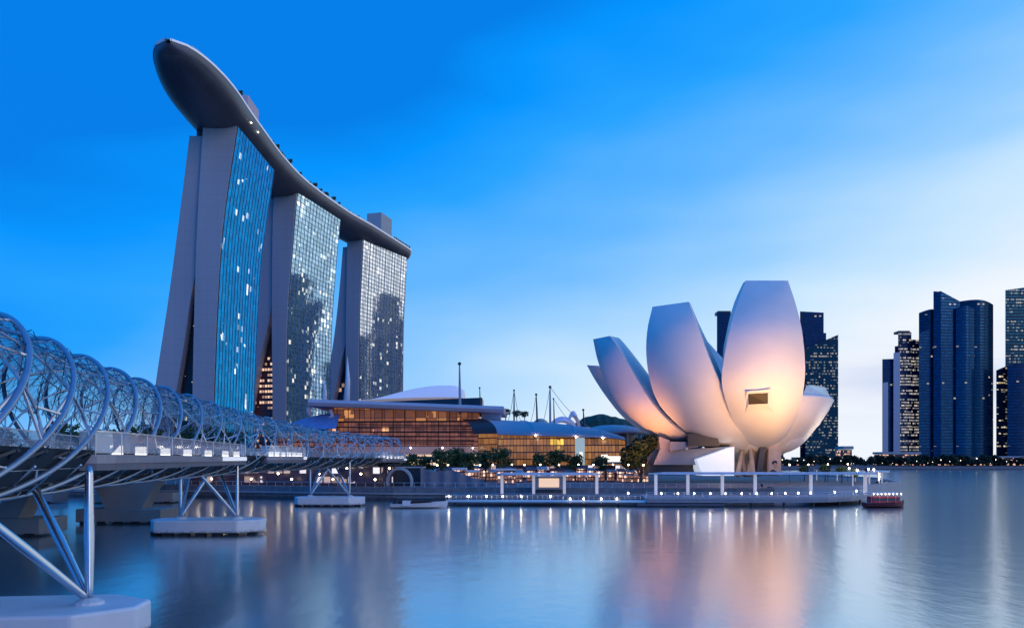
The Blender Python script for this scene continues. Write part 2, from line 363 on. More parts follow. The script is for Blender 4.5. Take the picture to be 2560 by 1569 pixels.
def tower(nm, lab, P0, ang, Lw, Le, wl, wr, el, er, g_mat, atr_mat, setb=3.0):
    v = (math.sin(ang), math.cos(ang)); n = (v[1], -v[0])
    root = empty('hotel_tower', lab, 'hotel tower', 'three hotel towers under the sky deck', (P0[0], P0[1], LZ))
    def W_(s, d, z): return (P0[0]+n[0]*s+v[0]*d - P0[0], P0[1]+n[1]*s+v[1]*d - P0[1], z-LZ)
    def slab(l, r, L_, d0, ztop, name):
        l = prof(l, P0, v); r = prof(r, P0, v); mb = MB(); rows = []
        zs = [LZ + (ztop-LZ)*i/26 for i in range(27)]
        for z in zs:
            a, b = smooth_prof(l, z), smooth_prof(r, z)
            rows.append([W_(a, d0, z), W_(b, d0, z), W_(b, d0+L_, z), W_(a, d0+L_, z)])
        mb.grid(rows, close=True)
        k = len(mb.v); mb.f.append([k-4, k-3, k-2, k-1])
        return mb.build(name, M_endwall, root), r, zs
    zt = CAMZ + (HY-wr[0][1])*P0[1]/F
    o, r, zs = slab(wl, wr, Lw, 0, zt, 'west_slab')
    zte = on_plane(*el[0], P0, v)[1]
    o2, r2, zs2 = slab(el, er, Le, setb, zte, 'east_slab')
    # mirrored west curtain wall, proud of the slab
    mb = MB(); rows = []; uvs = []
    for z in zs:
        s = smooth_prof(r, z)+.35; row = []; ur = []
        for i in range(13):
            d = .9 + (Lw-.9)*i/12; row.append(W_(s, d, z)); ur.append((d, z))
        rows.append(row); uvs.append(ur)
    mb.grid(rows, uvs=uvs); g = mb.build('curtain_wall', g_mat, root, smooth=True)
    # vertical fins following the curve
    for i in range(15):
        d = 1.0 + (Lw-1.6)*i/14; f = MB(); rw = []
        for z in zs:
            s = smooth_prof(r, z)+.36; rw.append([W_(s, d, z), W_(s+.22, d, z), W_(s+.22, d+.22, z), W_(s, d+.22, z)])
        f.grid(rw, close=True); f.build('facade_fin', M_fin, root)
    # floor lines as slim ledges
    f = MB()
    # recessed atrium glazing between the legs
    rl = prof(wl, P0, v); re = prof(er, P0, v); mb = MB(); rows = []; uvs = []
    for z in [LZ + 135*i/14 for i in range(15)]:
        a, b = smooth_prof(re, z)-1.0, smooth_prof(rl, z)+1.0
        rows.append([W_(a, 9, z), W_(b, 9, z)]); uvs.append([(a, z), (b, z)])
    mb.grid(rows, uvs=uvs); mb.build('atrium_glazing', atr_mat, root)
    # roof-level plant storey that carries the sky deck
    a, b = smooth_prof(prof(el, P0, v), zte-1), smooth_prof(r, zt)
    c = MB(); q = [W_(a+3, 6, zt), W_(b-3, 6, zt), W_(b-3, Lw-6, zt), W_(a+3, Lw-6, zt)]
    c.prism([(t[0], t[1]) for t in q], zte-8-LZ, zt+5-LZ); c.build('roof_plant_storey', M_dark, root)
    return root
M_fin = mat('facade_fins', (.06,.20,.34), .3, metal=.6)
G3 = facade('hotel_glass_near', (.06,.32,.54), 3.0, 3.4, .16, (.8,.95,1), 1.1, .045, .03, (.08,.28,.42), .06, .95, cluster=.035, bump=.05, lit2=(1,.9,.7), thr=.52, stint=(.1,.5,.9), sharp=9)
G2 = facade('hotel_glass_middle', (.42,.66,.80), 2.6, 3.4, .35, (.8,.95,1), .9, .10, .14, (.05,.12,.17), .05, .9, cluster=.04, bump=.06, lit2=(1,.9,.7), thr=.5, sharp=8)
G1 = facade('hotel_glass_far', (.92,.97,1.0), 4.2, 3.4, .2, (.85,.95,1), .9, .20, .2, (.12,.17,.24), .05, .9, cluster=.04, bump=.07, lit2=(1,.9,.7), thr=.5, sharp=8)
A3 = facade('atrium_glass_dark', (.008,.012,.03), 1.6, 3.4, .16, (1,.75,.35), 1.4, .3, .45, (.006,.008,.015), .25, .1, cluster=.09)
A2 = facade('atrium_glass_red', (.16,.03,.02), 2.2, 4.0, .75, (1,.62,.42), 1.0, .25, .55, (.13,.025,.02), .3, .0, cluster=.05)
A1 = facade('atrium_glass_plum', (.03,.02,.06), 3, 4, .05, (1,.6,.4), .6, .1, .2, (.03,.02,.06), .3, .0)
T3 = (-156.0, 442.0); T2 = (-153.7, 555.0); T1 = (-128.0, 668.0); A_3, A_2, A_1 = R(0), R(14), R(21)
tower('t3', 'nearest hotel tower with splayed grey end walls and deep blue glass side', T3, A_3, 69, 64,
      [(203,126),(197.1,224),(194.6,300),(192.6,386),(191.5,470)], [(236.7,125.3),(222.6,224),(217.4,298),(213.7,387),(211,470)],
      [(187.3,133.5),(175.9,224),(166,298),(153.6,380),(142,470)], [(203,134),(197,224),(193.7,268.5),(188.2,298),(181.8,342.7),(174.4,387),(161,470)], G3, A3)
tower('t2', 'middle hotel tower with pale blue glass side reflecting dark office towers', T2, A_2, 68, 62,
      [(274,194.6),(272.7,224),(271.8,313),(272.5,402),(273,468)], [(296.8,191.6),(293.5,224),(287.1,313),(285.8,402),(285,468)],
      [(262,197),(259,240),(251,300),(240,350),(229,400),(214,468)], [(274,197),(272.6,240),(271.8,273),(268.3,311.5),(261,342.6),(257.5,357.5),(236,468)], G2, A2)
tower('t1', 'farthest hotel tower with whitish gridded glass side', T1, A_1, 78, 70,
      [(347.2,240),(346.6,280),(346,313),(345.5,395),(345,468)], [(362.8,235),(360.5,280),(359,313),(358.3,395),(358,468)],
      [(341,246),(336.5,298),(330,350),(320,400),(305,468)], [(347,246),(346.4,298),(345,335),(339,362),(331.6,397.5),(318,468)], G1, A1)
# ---------------------------------------------------------------- sky deck
HW = [(-166,369),(-152.5,400),(-150,430),(-149.6,458),(-150,511),(-146,560),(-132,623),(-117,668),(-96,741),(-93.6,749)]
def skydeck():
    root = empty('sky_deck', 'long boat shaped dark deck bridging the tops of three hotel towers', 'sky deck', loc=(-150,442,LZ))
    # centre line: the west rim moved 18.5 m east
    edge = resample([(x, y, 0) for x, y in HW[1:]], 60)
    ctr = []
    for i, p in enumerate(edge):
        t = (edge[min(i+1, 59)] - edge[max(i-1, 0)]).normalized(); ctr.append(p + Vector((-t.y, t.x, 0))*18.5)
    # straighten the cantilever
    c = [Vector((-163.5,368,0))] + [Vector((-168.5, 440,0))] + ctr[16:]
    c = [Vector((-162.6,369,0)), Vector((-165.2,400,0)), Vector((-167.6,440,0))] + ctr[14:]
    c = resample(c, 90); L_ = [0]
    for a, b in zip(c, c[1:]): L_.append(L_[-1]+(b-a).length)
    T = L_[-1]; ZT = 208.0; rows = []; rimw = []; rime = []; top = []
    for i, p in enumerate(c):
        s = L_[i]; t = (c[min(i+1, 89)] - c[max(i-1, 0)]).normalized(); n = Vector((t.y, -t.x, 0))
        k = math.sqrt(max(0, 1-(1-min(1, (s+.15)/62))**2)); e = math.sqrt(max(0.0, 1-(1-min(1, (T-s+.4)/9))**2))
        w = 18.5*k*(.35+.65*e); h = 11.0*(k**.7)*(.45+.55*e)
        row = []
        for j in range(17):
            a = math.pi*j/16; cx = math.cos(a); sx = math.sin(a)
            xx = w*math.copysign(abs(cx)**.8, cx); zz = ZT - h*abs(sx)**.75
            q = p + n*xx; row.append((q.x-root.location.x, q.y-root.location.y, zz-LZ))
        rows.append(row)
        top.append((p, n, w, s))
    MB().grid(rows).build('hull', M_hull, root, smooth=True)
    def strip(side, o0, o1, z0, z1, i0=0, i1=90):
        rw = []
        for p, n, w, s in top[i0:i1]:
            a = p + n*side*(w+o0); b = p + n*side*(w+o1); x, y = root.location.x, root.location.y
            rw.append([(a.x-x, a.y-y, z0-LZ), (b.x-x, b.y-y, z0-LZ), (b.x-x, b.y-y, z1-LZ), (a.x-x, a.y-y, z1-LZ)])
        return MB().grid(rw, close=True)
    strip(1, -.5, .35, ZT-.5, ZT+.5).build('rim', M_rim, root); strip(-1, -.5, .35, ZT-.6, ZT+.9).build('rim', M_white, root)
    strip(1, -1.6, -1.5, ZT+.9, ZT+2.4, 2).build('glass_parapet', M_balg, root)
    dk = MB(); rw = []
    for p, n, w, s in top:
        a = p - n*w; b = p + n*w; x, y = root.location.x, root.location.y
        rw.append([(a.x-x, a.y-y, ZT+.2-LZ), (b.x-x, b.y-y, ZT+.2-LZ)])
    dk.grid(rw).build('deck_floor', M_pave, root)
    def at(s, off):
        for i in range(89):
            if L_[i+1] >= s:
                p, n, w, _ = top[i]; q = p + n*off; t = Vector((-n.y, n.x)); return q, t
        p, n, w, _ = top[-1]; return p+n*off, Vector((-n.y, n.x))
    X, Y = root.location.x, root.location.y
    for s, off, l, w, h, m in ((92, 12, 20, 9, 10.5, M_roofb), (146, 13, 24, 5, 6, M_dark), (T-52, 7, 22, 14, 19.5, M_conc), (T-18, 4, 28, 14, 6, M_dark)):
        q, t = at(s, off); b = MB(); b.obox((q.x-X, q.y-Y), t, l, w, ZT-LZ+.2, ZT-LZ+h); b.build('roof_pavilion', m, root, bevel=.3)
    b = MB()
    for k in range(18):
        q, t = at(T-36+k*1.9, 15.5); b.obox((q.x-X, q.y-Y), t, .9, .5, ZT-LZ+.2, ZT-LZ+4.2+random.random())
    q, t = at(T-20, 15.5); b.obox((q.x-X, q.y-Y), t, 36, .5, ZT-LZ+3.6, ZT-LZ+4.2); b.build('observation_railing', M_dark, root)
    for k in range(2):
        q, t = at((82, 97)[k], 17.9); f = MB().ball((q.x-X, q.y-Y, ZT-LZ-5.0), .28); f.build('downlight', M_lampw, root)
    return at, ZT
sky_at, SKZ = skydeck()
# ---------------------------------------------------------------- trees
def crown_mesh(name, r, h, n, m, parent, leaf=.5, lobes=9, seed=1, flat=1.0):
    rnd = random.Random(seed); mb = MB(); cs = []
    for i in range(lobes):
        a = rnd.random()*6.283; q = rnd.random()**.5*r*.62; cs.append((q*math.cos(a), q*math.sin(a), h*(.25+.6*rnd.random()), r*(.3+.25*rnd.random())))
    for i in range(n):
        cx, cy, cz, cr = cs[rnd.randrange(lobes)]
        d = Vector((rnd.gauss(0,1), rnd.gauss(0,1), rnd.gauss(0,1))).normalized()*cr*(.55+.45*rnd.random())
        p = Vector((cx, cy, cz)) + Vector((d.x, d.y, d.z*.75*flat)); s = leaf*(.6+.8*rnd.random())
        u = Vector((rnd.gauss(0,1), rnd.gauss(0,1), rnd.gauss(0,.6))).normalized(); w = u.orthogonal().normalized(); w.rotate(Matrix.Rotation(rnd.random()*6.28, 3, u))
        mb.add([p-u*s, p+w*s*.6, p+u*s, p-w*s*.6], [(0,1,2,3)])
    return mb.build(name, m, parent)
def make_tree(loc, r, h, th, m, label, group, seed=1, n=900, leaf=.5, name='tree'):
    root = empty(name, label, 'tree', group, loc); mb = MB()
    mb.tube([(0,0,0),(.05*r,0,th*.5),(0,.04*r,th+h*.3)], [r*.09, r*.07, r*.04], 7)
    rnd = random.Random(seed)
    for k in range(5):
        a = rnd.random()*6.28; mb.tube([(0,0,th*.8),(math.cos(a)*r*.35, math.sin(a)*r*.35, th+h*.25),(math.cos(a)*r*.6, math.sin(a)*r*.6, th+h*.5)], [r*.04, r*.03, r*.012], 5)
    mb.build('trunk', M_bark, root); c = crown_mesh('crown', r, h, n, m, root, leaf, seed=seed); c.location = (0, 0, th)
    return root
# ---------------------------------------------------------------- double helix footbridge
AXP = [(20,-21.5),(42,-28.8),(60,-33.6),(80,-37.6),(103,-39.7),(130,-39.8),(164,-38.3),(190,-36.2),(218,-33.2)]
def AX(y): return smooth_prof(AXP, y)
def axf(y):
    x = AX(y); dx = (AX(min(217.9, y+.5))-AX(max(20, y-.5)))/(min(217.9, y+.5)-max(20, y-.5)); t = Vector((dx, 1, 0)).normalized()
    return Vector((x, y, 0)), t, Vector((t.y, -t.x, 0))
Y0, Y1 = 22.0, 217.0
DZ = 10.15; HZ = 12.7; RH, RV = 5.2, 5.0; PIT = 50.0
def hp(y, th, k=1.0, hz=None):
    c, t, n = axf(y); q = max(0.0, min(1.0, (y-85)/70)); rv = RV*(1-.2*q)   # the tube flattens towards the far landing
    return c + n*(RH*k*math.cos(th)) + Vector((0, 0, (hz or HZ)-.75*q + rv*k*math.sin(th)))
PHD = 4.0
def bridge():
    root = empty('helix_footbridge', 'steel double helix footbridge with looping tubes curving away across the water', 'footbridge', loc=(-28.8, 42, 0))
    O = root.location
    TAP = lambda y: 1.0 if y < 72 else max(.38, 1-(y-72)/75)
    def bt(pts, r, name, m, n=6, sm=True): return MB().tube([Vector(p)-O for p in pts], r, n).build(name, m, root, smooth=sm)
    PH = R(PHD)
    for i in range(6):
        ph = PH + i*math.pi/3
        bt([hp(y, 2*math.pi*(y-Y0)/PIT+ph) for y in [Y0+(Y1-Y0)*k/420 for k in range(421)]], [.15*TAP(Y0+(Y1-Y0)*k/420) for k in range(421)], 'outer_helix_tube', M_steel, 8)
    for i in range(5):
        ph = i*2*math.pi/5 + .4
        bt([hp(y, -2*math.pi*(y-Y0)/PIT+ph, .84) for y in [Y0+(Y1-Y0)*k/300 for k in range(301)]], [.085*TAP(Y0+(Y1-Y0)*k/300) for k in range(301)], 'inner_helix_tube', M_steelw, 6)
    # V struts between the two helices
    st = []
    y = Y0+1.5
    while y < Y1-2:
        for i in range(6):
            th = 2*math.pi*(y-Y0)/PIT + PH + i*math.pi/3
            for sg in (-1, 1):
                yi = y + sg*1.7; best = None
                for j in range(5):
                    ti = -2*math.pi*(yi-Y0)/PIT + j*2*math.pi/5 + .4
                    df = (ti-th+math.pi) % (2*math.pi)-math.pi
                    if best is None or abs(df) < abs(best): best = df
                st.append((y, hp(y, th), hp(yi, th+best, .84)))
        y += 2.3
    st = [a for a in st]
    for a in st[:96]: bt([a[1], a[2]], .075, 'strut', M_steelw, 5, False)
    mb = MB()
    for a in st[96:]: mb.tube([a[1]-O, a[2]-O], .06 if a[0] < 90 else .08, 4)
    tag(mb.build('strut', M_steelw, root), kind='stuff')
    # thin tension rods fanning across the loops
    mb = MB(); y = Y0+2
    while y < Y1-3:
        for a0 in (10, 35, 60, 85, 110, 135, 160):
            mb.tube([hp(y, R(a0))-O, hp(y+3.6, R(a0+42), .84)-O], .032, 3)
            mb.tube([hp(y+2.4, R(a0+20))-O, hp(y, R(a0-18), .9)-O], .024, 3)
        y += 3.6
    tag(mb.build('tension_rod', M_dark, root), kind='stuff')
    # bays of perforated canopy over the walkway
    y = 26.0
    while y < 150:
        rows = []
        for k in range(9):
            yy = y + 6.4*k/8; rows.append([hp(yy, R(12+156*j/14), .97)-O for j in range(15)])
        MB().grid(rows).build('canopy', M_canopy, root, smooth=True); y += 6.9
    # deck
    ys = [Y0+(Y1-Y0)*k/100 for k in range(101)]
    def band(w0, w1, z0, z1, yy=ys):
        rows = []
        for q in yy:
            c, t, n = axf(q); a = c+n*w0-O; b = c+n*w1-O
            rows.append([(a.x,a.y,z0),(b.x,b.y,z0),(b.x,b.y,z1),(a.x,a.y,z1)])
        return MB().grid(rows, close=True)
    band(-3.4, 3.4, DZ-.35, DZ).build('deck', M_dark, root)
    for s in (-3.6, 3.4): band(s, s+.2, DZ-.75, DZ+.1).build('edge_beam', M_steelw, root)
    for s in (-3.3, 3.3):
        band(s-.02, s+.02, DZ+.15, DZ+1.2).build('balustrade', M_balg, root)
        band(s-.04, s+.04, DZ+1.22, DZ+1.3).build('handrail', M_steelw, root)
    band(-2.6, 2.6, DZ-1.6, DZ-.6).build('underdeck_girder', M_dark, root)
    band(-2.0, 2.0, 8.2, 9.2).build('underdeck_girder', M_dark, root)
    rows = []
    for q in ys: rows.append([hp(q, R(a), .93, 12.5)-O for a in range(-155, -24, 13)])
    MB().grid(rows).build('underdeck_shade_sheet', M_black, root, smooth=True)  # opaque dark sheet standing in for the shade inside the open truss
    # crossing dark tubes and bright flats below the deck
    mb = MB(); mw = MB(); y = Y0+1
    while y < Y1-5:
        for s in (-1, 1):
            mb.tube([hp(y, R(-90+s*62))-O, hp(y+4, R(-90), .95)-O], .1, 5)
            mb.tube([hp(y+4, R(-90+s*62))-O, hp(y, R(-90), .95)-O], .1, 5)
        mw.tube([hp(y, R(-38))-O, hp(y+3.2, R(-72))-O], .07, 4)
        mw.tube([hp(y+5, R(-60), .9)-O, hp(y+1, R(-25), .95)-O], .05, 4)
        y += 4.6
    tag(mb.build('underdeck_brace', M_dark, root), kind='stuff'); tag(mw.build('underdeck_tie', M_steelw, root), kind='stuff')
    # viewing pods
    for (yc, half, out_, z, lit) in ((75, 27, 3.2, DZ, 1), (122, 9, 3.0, DZ+.1, 1), (203, 11, 2.4, DZ-.2, 1)):
        def edge(k, o=0):
            a = math.pi*k; q = yc - half*math.cos(a); c, t, n = axf(q); w = 3.5 + (out_+o)*max(0, math.sin(a))**.55
            return c + n*w - O
        e = [edge(k/28) for k in range(29)]; e2 = [edge(k/28, -.35) for k in range(29)]
        inn = []
        for k in range(29):
            q = yc - half*math.cos(math.pi*k/28); c, t, n = axf(q); inn.append(c+n*3.2-O)
        pod = MB().grid([[(a.x,a.y,z-.9),(b.x,b.y,z-.9),(b.x,b.y,z+.0),(a.x,a.y,z+.0)] for a, b in zip(inn, e)], close=True).build('viewing_pod', M_podb, root)
        def ring(o0, z0, z1, nm, m):
            ee = [edge(k/28, o0) for k in range(29)]; ef = [edge(k/28, o0-.08) for k in range(29)]
            return MB().grid([[(a.x,a.y,z0),(b.x,b.y,z0),(b.x,b.y,z1),(a.x,a.y,z1)] for a, b in zip(ef, ee)], close=True).build(nm, m, pod)
        ring(.12, z-.45, z+.12, 'fascia', M_fascia)
        ee = [edge(k/56, .16) for k in range(34, 51)]; ef = [edge(k/56, .05) for k in range(34, 51)]
        MB().grid([[(a.x,a.y,z-.40),(b.x,b.y,z-.40),(b.x,b.y,z+.06),(a.x,a.y,z+.06)] for a, b in zip(ef, ee)], close=True).build('fascia_painted_glow', M_fasl, pod)  # brighter stretch of the fascia put in as emission, no lamp there
        ring(-.2, z+.2, z+1.55, 'glass_balustrade', M_podg); ring(-.12, z+1.55, z+1.63, 'top_rail', M_steelw)
        pm = MB()
        for k in range(1, 28, 3):
            a = edge(k/28, -.2); pm.tube([(a.x, a.y, z), (a.x, a.y, z+1.6)], .035, 5)
        pm.build('baluster_posts', M_steelw, pod)
        for k in range(5, 25, 3):
            a = edge(k/28, -1.4); MB().box(a.x-.2, a.x+.2, a.y-.5, a.y+.5, z+.1, z+.75).build('seat_light', M_podl, pod)
M_fascia = mat('pod_fascia', (.30,.32,.38), .4, metal=.4); M_fasl = mat('pod_fascia_lit', (.7,.7,.74), .4, emit=(.9,.93,1), es=.55)
M_podb = mat('pod_body', (.16,.17,.21), .5, metal=.3)
M_podg = glass('pod_glass', (.62,.72,.84), .5)
M_podl = emis('pod_light', (1,.97,.92), 2.2)
bridge()
def pier(c, u, caplabel, spread, wcap=14.5, hcap=2.0, dcap=6.5):
    u = Vector((u[0], u[1], 0)).normalized(); w = Vector((-u.y, u.x, 0)); c = Vector((c[0], c[1], 0))
    root = empty('bridge_pier', caplabel, 'bridge pier', 'tripod piers of the helix footbridge', c)
    q = [(-wcap/2, -dcap*.18), (-wcap/2+1.3, -dcap/2), (wcap/2-1.3-1.2, -dcap/2), (wcap/2, -dcap*.18), (wcap/2, dcap*.18), (wcap/2-2.5, dcap/2), (-wcap/2+2.5, dcap/2), (-wcap/2, dcap*.18)]
    pts = [u*a+w*b for a, b in q]; MB().prism([(p.x, p.y) for p in pts], .35, hcap).build('pile_cap', M_cap, root, bevel=.18)
    k = MB()
    for j in range(7):
        t = -wcap/2+1+(wcap-2)*j/6; b = -dcap/2*.86 if 0 < j < 6 else -dcap*.25
        p = u*t + w*b; k.obox((p.x, p.y), u, 1.15, .9, -.6, .42)
    k.build('rubber_fender', M_black, root)
    for s in (-1, 1):
        b = u*(spread*s); MB().lathe([(.75, hcap), (.75, hcap+.15), (.35, hcap+.35), (.01, hcap+.35)], (b.x, b.y), 12).build('leg_shoe', M_dark if spread < 3.8 and c.y < 60 else M_white, root)
        r0 = .17 if c.y > 60 else .21
        B_ = b + Vector((0, 0, hcap+.2))
        tops = [u*(spread*s) + Vector((0, 0, 9.6)), u*(spread*s*.08) + w*2.5 + Vector((0, 0, 8.9)), u*(spread*s*.08) - w*5.5 + Vector((0, 0, 8.7))]
        for T in tops:
            pp = [B_.lerp(T, t) for t in (0, .06, .5, .94, 1)]
            MB().tube(pp, [r0*.6, r0, r0*1.35, r0, r0*.6], 10).build('leg', M_leg, root, smooth=True)
M_cap = mat('white_pile_cap', (.86,.88,.92), .55, var=.05, scale=.6, bump=.04, tide=.62)
M_leg = mat('polished_leg', (.55,.6,.68), .22, metal=.9, var=.05)
pier((-27.9, 42.5), (1, .12), 'nearest bridge pier cap with polished leaning legs at the bottom left', 4.6, 15.0)
pier((-40.4, 104), (1, .02), 'middle white bridge pier cap carrying thin V legs', 3.75)
pier((-38.5, 165), (1, -.03), 'farthest white bridge pier cap near the promenade wall', 4.2)
# ---------------------------------------------------------------- road bridge behind
def road_bridge():
    root = empty('road_bridge', 'pale concrete road bridge on haunched piers behind the helix footbridge', 'road bridge', loc=(-64, 100, 0)); O = root.location
    pl = [(-52,48),(-60,75),(-65,100),(-74,140),(-84,180),(-92,215)]; rows = []
    for i, (x, y) in enumerate(pl):
        a, b = pl[max(0, i-1)], pl[min(5, i+1)]; t = Vector((b[0]-a[0], b[1]-a[1], 0)).normalized(); n = Vector((t.y, -t.x, 0)); c = Vector((x, y, 0))-O
        rows.append([tuple(c+n*s+Vector((0,0,z))) for s, z in ((-9, 8.9), (-5, 7.6), (5, 7.6), (9, 8.9), (9, 9.7), (-9, 9.7))])
    MB().grid(rows, close=True).build('deck', M_concd, root)
    for (x, y, w) in ((-67, 103, 13), (-60, 122, 13), (-86, 178, 20), (-110, 178, 14), (-96, 128, 13)):
        c = Vector((x, y, 0))-O
        MB().box(c.x-w/2, c.x+w/2, c.y-3.2, c.y+3.2, .3, 2.3).build('pile_cap', M_concd, root, bevel=.1)
        q = [(-w*.22, 2.3), (w*.22, 2.3), (w*.42, 7.7), (-w*.42, 7.7)]
        m = MB(); m.add([(c.x+a, c.y-1.6, z) for a, z in q]+[(c.x+a, c.y+1.6, z) for a, z in q], [(0,1,2,3),(7,6,5,4),(0,4,5,1),(1,5,6,2),(2,6,7,3),(3,7,4,0)])
        m.build('flared_pier', M_concd, root)
        k = MB()
        for j in range(5): k.box(c.x-w/2+.8+j*(w-2.6)/4, c.x-w/2+1.9+j*(w-2.6)/4, c.y-3.5, c.y-2.9, -.5, .45)
        k.build('rubber_fender', M_black, root)
M_concd = mat('weathered_concrete', (.33,.32,.31), .8, var=.1, scale=.3)
road_bridge()
# ---------------------------------------------------------------- lotus museum
MC = Vector((72, 234, LZ))
def museum():
    root = empty('lotus_museum', 'white lotus shaped museum with curved petals glowing orange from floodlights below', 'museum', loc=MC)
    def cur(pts, n=26): return [p-MC for p in resample([P(*q) for q in pts], n)]
    def petal(Lp, Rp, bulge, ILp, IRp, bp=1.0, nrm=None, nu=18):
        L_, R_, IL, IR = cur(Lp), cur(Rp), cur(ILp), cur(IRp); rows = []; n = len(L_)
        for i in range(n):
            t = i/(n-1); a, b, c, d = L_[i], R_[i], IR[i], IL[i]
            out = nrm or ((a+b)*.5-(c+d)*.5); out = (out - (b-a).normalized()*out.dot((b-a).normalized()))
            out = out.normalized() if out.length > 1e-4 else Vector((0,-1,0))
            bl = bulge*math.sin(math.pi*min(1, (.12+t*.88)))**.5*(1-.35*t)
            row = []
            for k in range(nu+1):
                s = k/nu; row.append(a.lerp(b, s)+out*(bl*(1-(2*s-1)**2)))
            for k in range(1, 6): row.append(b.lerp(c, k/6))
            for k in range(7): row.append(c.lerp(d, k/6))
            for k in range(1, 6): row.append(d.lerp(a, k/6))
            rows.append(row)
        mb = MB().grid(rows, close=True); m = len(rows[0]); o = (n-1)*m
        mb.f.append([o+k for k in range(m)]); mb.f.append([k for k in reversed(range(m))])
        return mb.build('petal', M_petal, root, smooth='auto')
    # A, the tall one facing the bay
    a = petal([(1806,1080,229),(1775,1035,216),(1750,975,208),(1737,925,205),(1739,880,204),(1754,800,205),(1774,730,209),(1795,674,214)],
          [(1848,1080,229),(1893,1045,219),(1922,985,210),(1935,925,206),(1937,870,205),(1930,795,206),(1914,728,210),(1896,674,214)], 4.2,
          [(1802,1070,240),(1775,1020,236),(1752,940,233),(1739,863,232),(1750,790,230),(1764,735,229),(1776,705,229),(1788,680,228)],
          [(1842,1070,240),(1880,1030,238),(1905,985,236),(1915,925,234),(1918,870,232),(1912,795,230),(1905,728,229),(1888,681,228)])
    # B, left of it
    petal([(1715,1072,226),(1662,1046,220),(1620,1010,217),(1585,970,216),(1564,915,215),(1555,850,215),(1558,790,216),(1570,737,219)],
          [(1812,1080,228),(1790,1042,217),(1763,985,210.5),(1740,935,207),(1716,882,206),(1692,822,207),(1674,772,209),(1657,725,213)], 3.4,
          [(1720,1062,236),(1680,1030,234),(1640,990,234),(1610,950,233),(1590,900,232),(1580,850,231),(1576,790,231),(1584,740,231)],
          [(1806,1065,238),(1786,1030,235),(1766,985,233),(1750,945,231),(1738,905,229),(1709,835,228),(1682,778,228),(1661,728,227)])
    # C, low on the left
    petal([(1622,1068,233),(1565,1046,231),(1522,1008,230),(1482,965,230),(1454,908,231),(1437,862,232),(1427,815,234)],
          [(1705,1066,223),(1645,1040,218),(1603,1008,216),(1566,965,216),(1535,915,218),(1506,865,220),(1486,832,222),(1467,807,225)], 3.4,
          [(1632,1060,246),(1575,1035,246),(1535,998,246),(1500,960,246),(1470,905,246),(1458,862,246),(1448,813,246)],
          [(1710,1056,234),(1665,1022,232),(1625,985,231),(1592,945,231),(1557,895,232),(1524,852,233),(1503,826,234),(1490,812,236)], nrm=None)
    # D, behind C
    petal([(1650,1072,246),(1600,1056,248),(1552,1040,250),(1500,1003,252),(1460,955,254),(1430,910,255),(1412,877,256)],
          [(1700,1066,240),(1640,1040,238),(1600,1010,238),(1550,975,239),(1505,935,241),(1462,900,243),(1437,879,245)], 2.0,
          [(1660,1060,258),(1620,1040,262),(1575,1010,264),(1525,975,266),(1485,930,268),(1450,900,268),(1422,878,266)],
          [(1700,1056,252),(1660,1030,252),(1615,995,252),(1565,960,253),(1520,925,254),(1480,895,255),(1446,879,256)])
    # E, low on the right, with a glass lid
    petal([(1845,1076,226),(1872,1055,223),(1898,1025,221.5),(1916,988,222),(1930,952,224),(1941,926,227)],
          [(1868,1084,236),(1915,1062,238),(1950,1036,240),(1981,1005,242),(1996,984,243),(2001,962,244)], 4.0,
          [(1850,1066,240),(1880,1044,240),(1905,1015,240),(1920,982,241),(1932,950,242),(1945,928,243)],
          [(1866,1076,250),(1910,1052,252),(1942,1026,254),(1970,995,256),(1985,965,256),(1987,933,254)])
    # F, G, H: the petals at the back
    petal([(1750,1060,240),(1730,1000,245),(1715,940,249),(1700,890,252),(1685,840,254),(1675,790,256)],
          [(1800,1060,238),(1795,1000,242),(1785,950,245),(1770,910,248),(1752,880,250),(1740,862,252)], -2.0,
          [(1750,1052,252),(1730,995,260),(1715,940,264),(1700,890,266),(1688,842,268),(1680,800,268)],
          [(1800,1052,250),(1795,995,256),(1785,945,260),(1770,905,262),(1752,885,264),(1740,868,265)], nrm=Vector((0,-1,0)))
    petal([(1800,1060,245),(1800,1000,258),(1805,960,268),(1812,930,272),(1820,905,274)],
          [(1850,1060,245),(1880,1010,258),(1895,970,266),(1900,935,270),(1902,908,272)], 1.0,
          [(1800,1052,255),(1800,990,268),(1805,950,278),(1812,925,282),(1820,906,284)],
          [(1850,1052,255),(1875,1000,268),(1888,965,276),(1895,932,280),(1898,908,282)], nrm=Vector((0,1,0)))
    petal([(1690,1060,245),(1640,1010,256),(1610,960,266),(1600,920,270),(1598,895,272)],
          [(1750,1060,245),(1730,1010,258),(1715,970,268),(1705,930,272),(1700,900,274)], 1.0,
          [(1690,1052,255),(1645,1000,266),(1618,955,276),(1608,920,280),(1604,897,282)],
          [(1750,1052,255),(1728,1000,268),(1712,965,278),(1700,930,282),(1696,902,284)], nrm=Vector((0,1,0)))
    # window set in petal A: hooded frame and dark pane
    from mathutils.bvhtree import BVHTree
    bv = BVHTree.FromPolygons([v.co for v in a.data.vertices], [tuple(p.vertices) for p in a.data.polygons])
    def on_petal(ox, oy, off):   # point on the petal face, off metres proud of it
        o_ = Vector((0, 0, CAMZ))-MC; h = bv.ray_cast(o_, (P(ox, oy, 200)-MC-o_).normalized())[0]; return h + (o_-h).normalized()*off
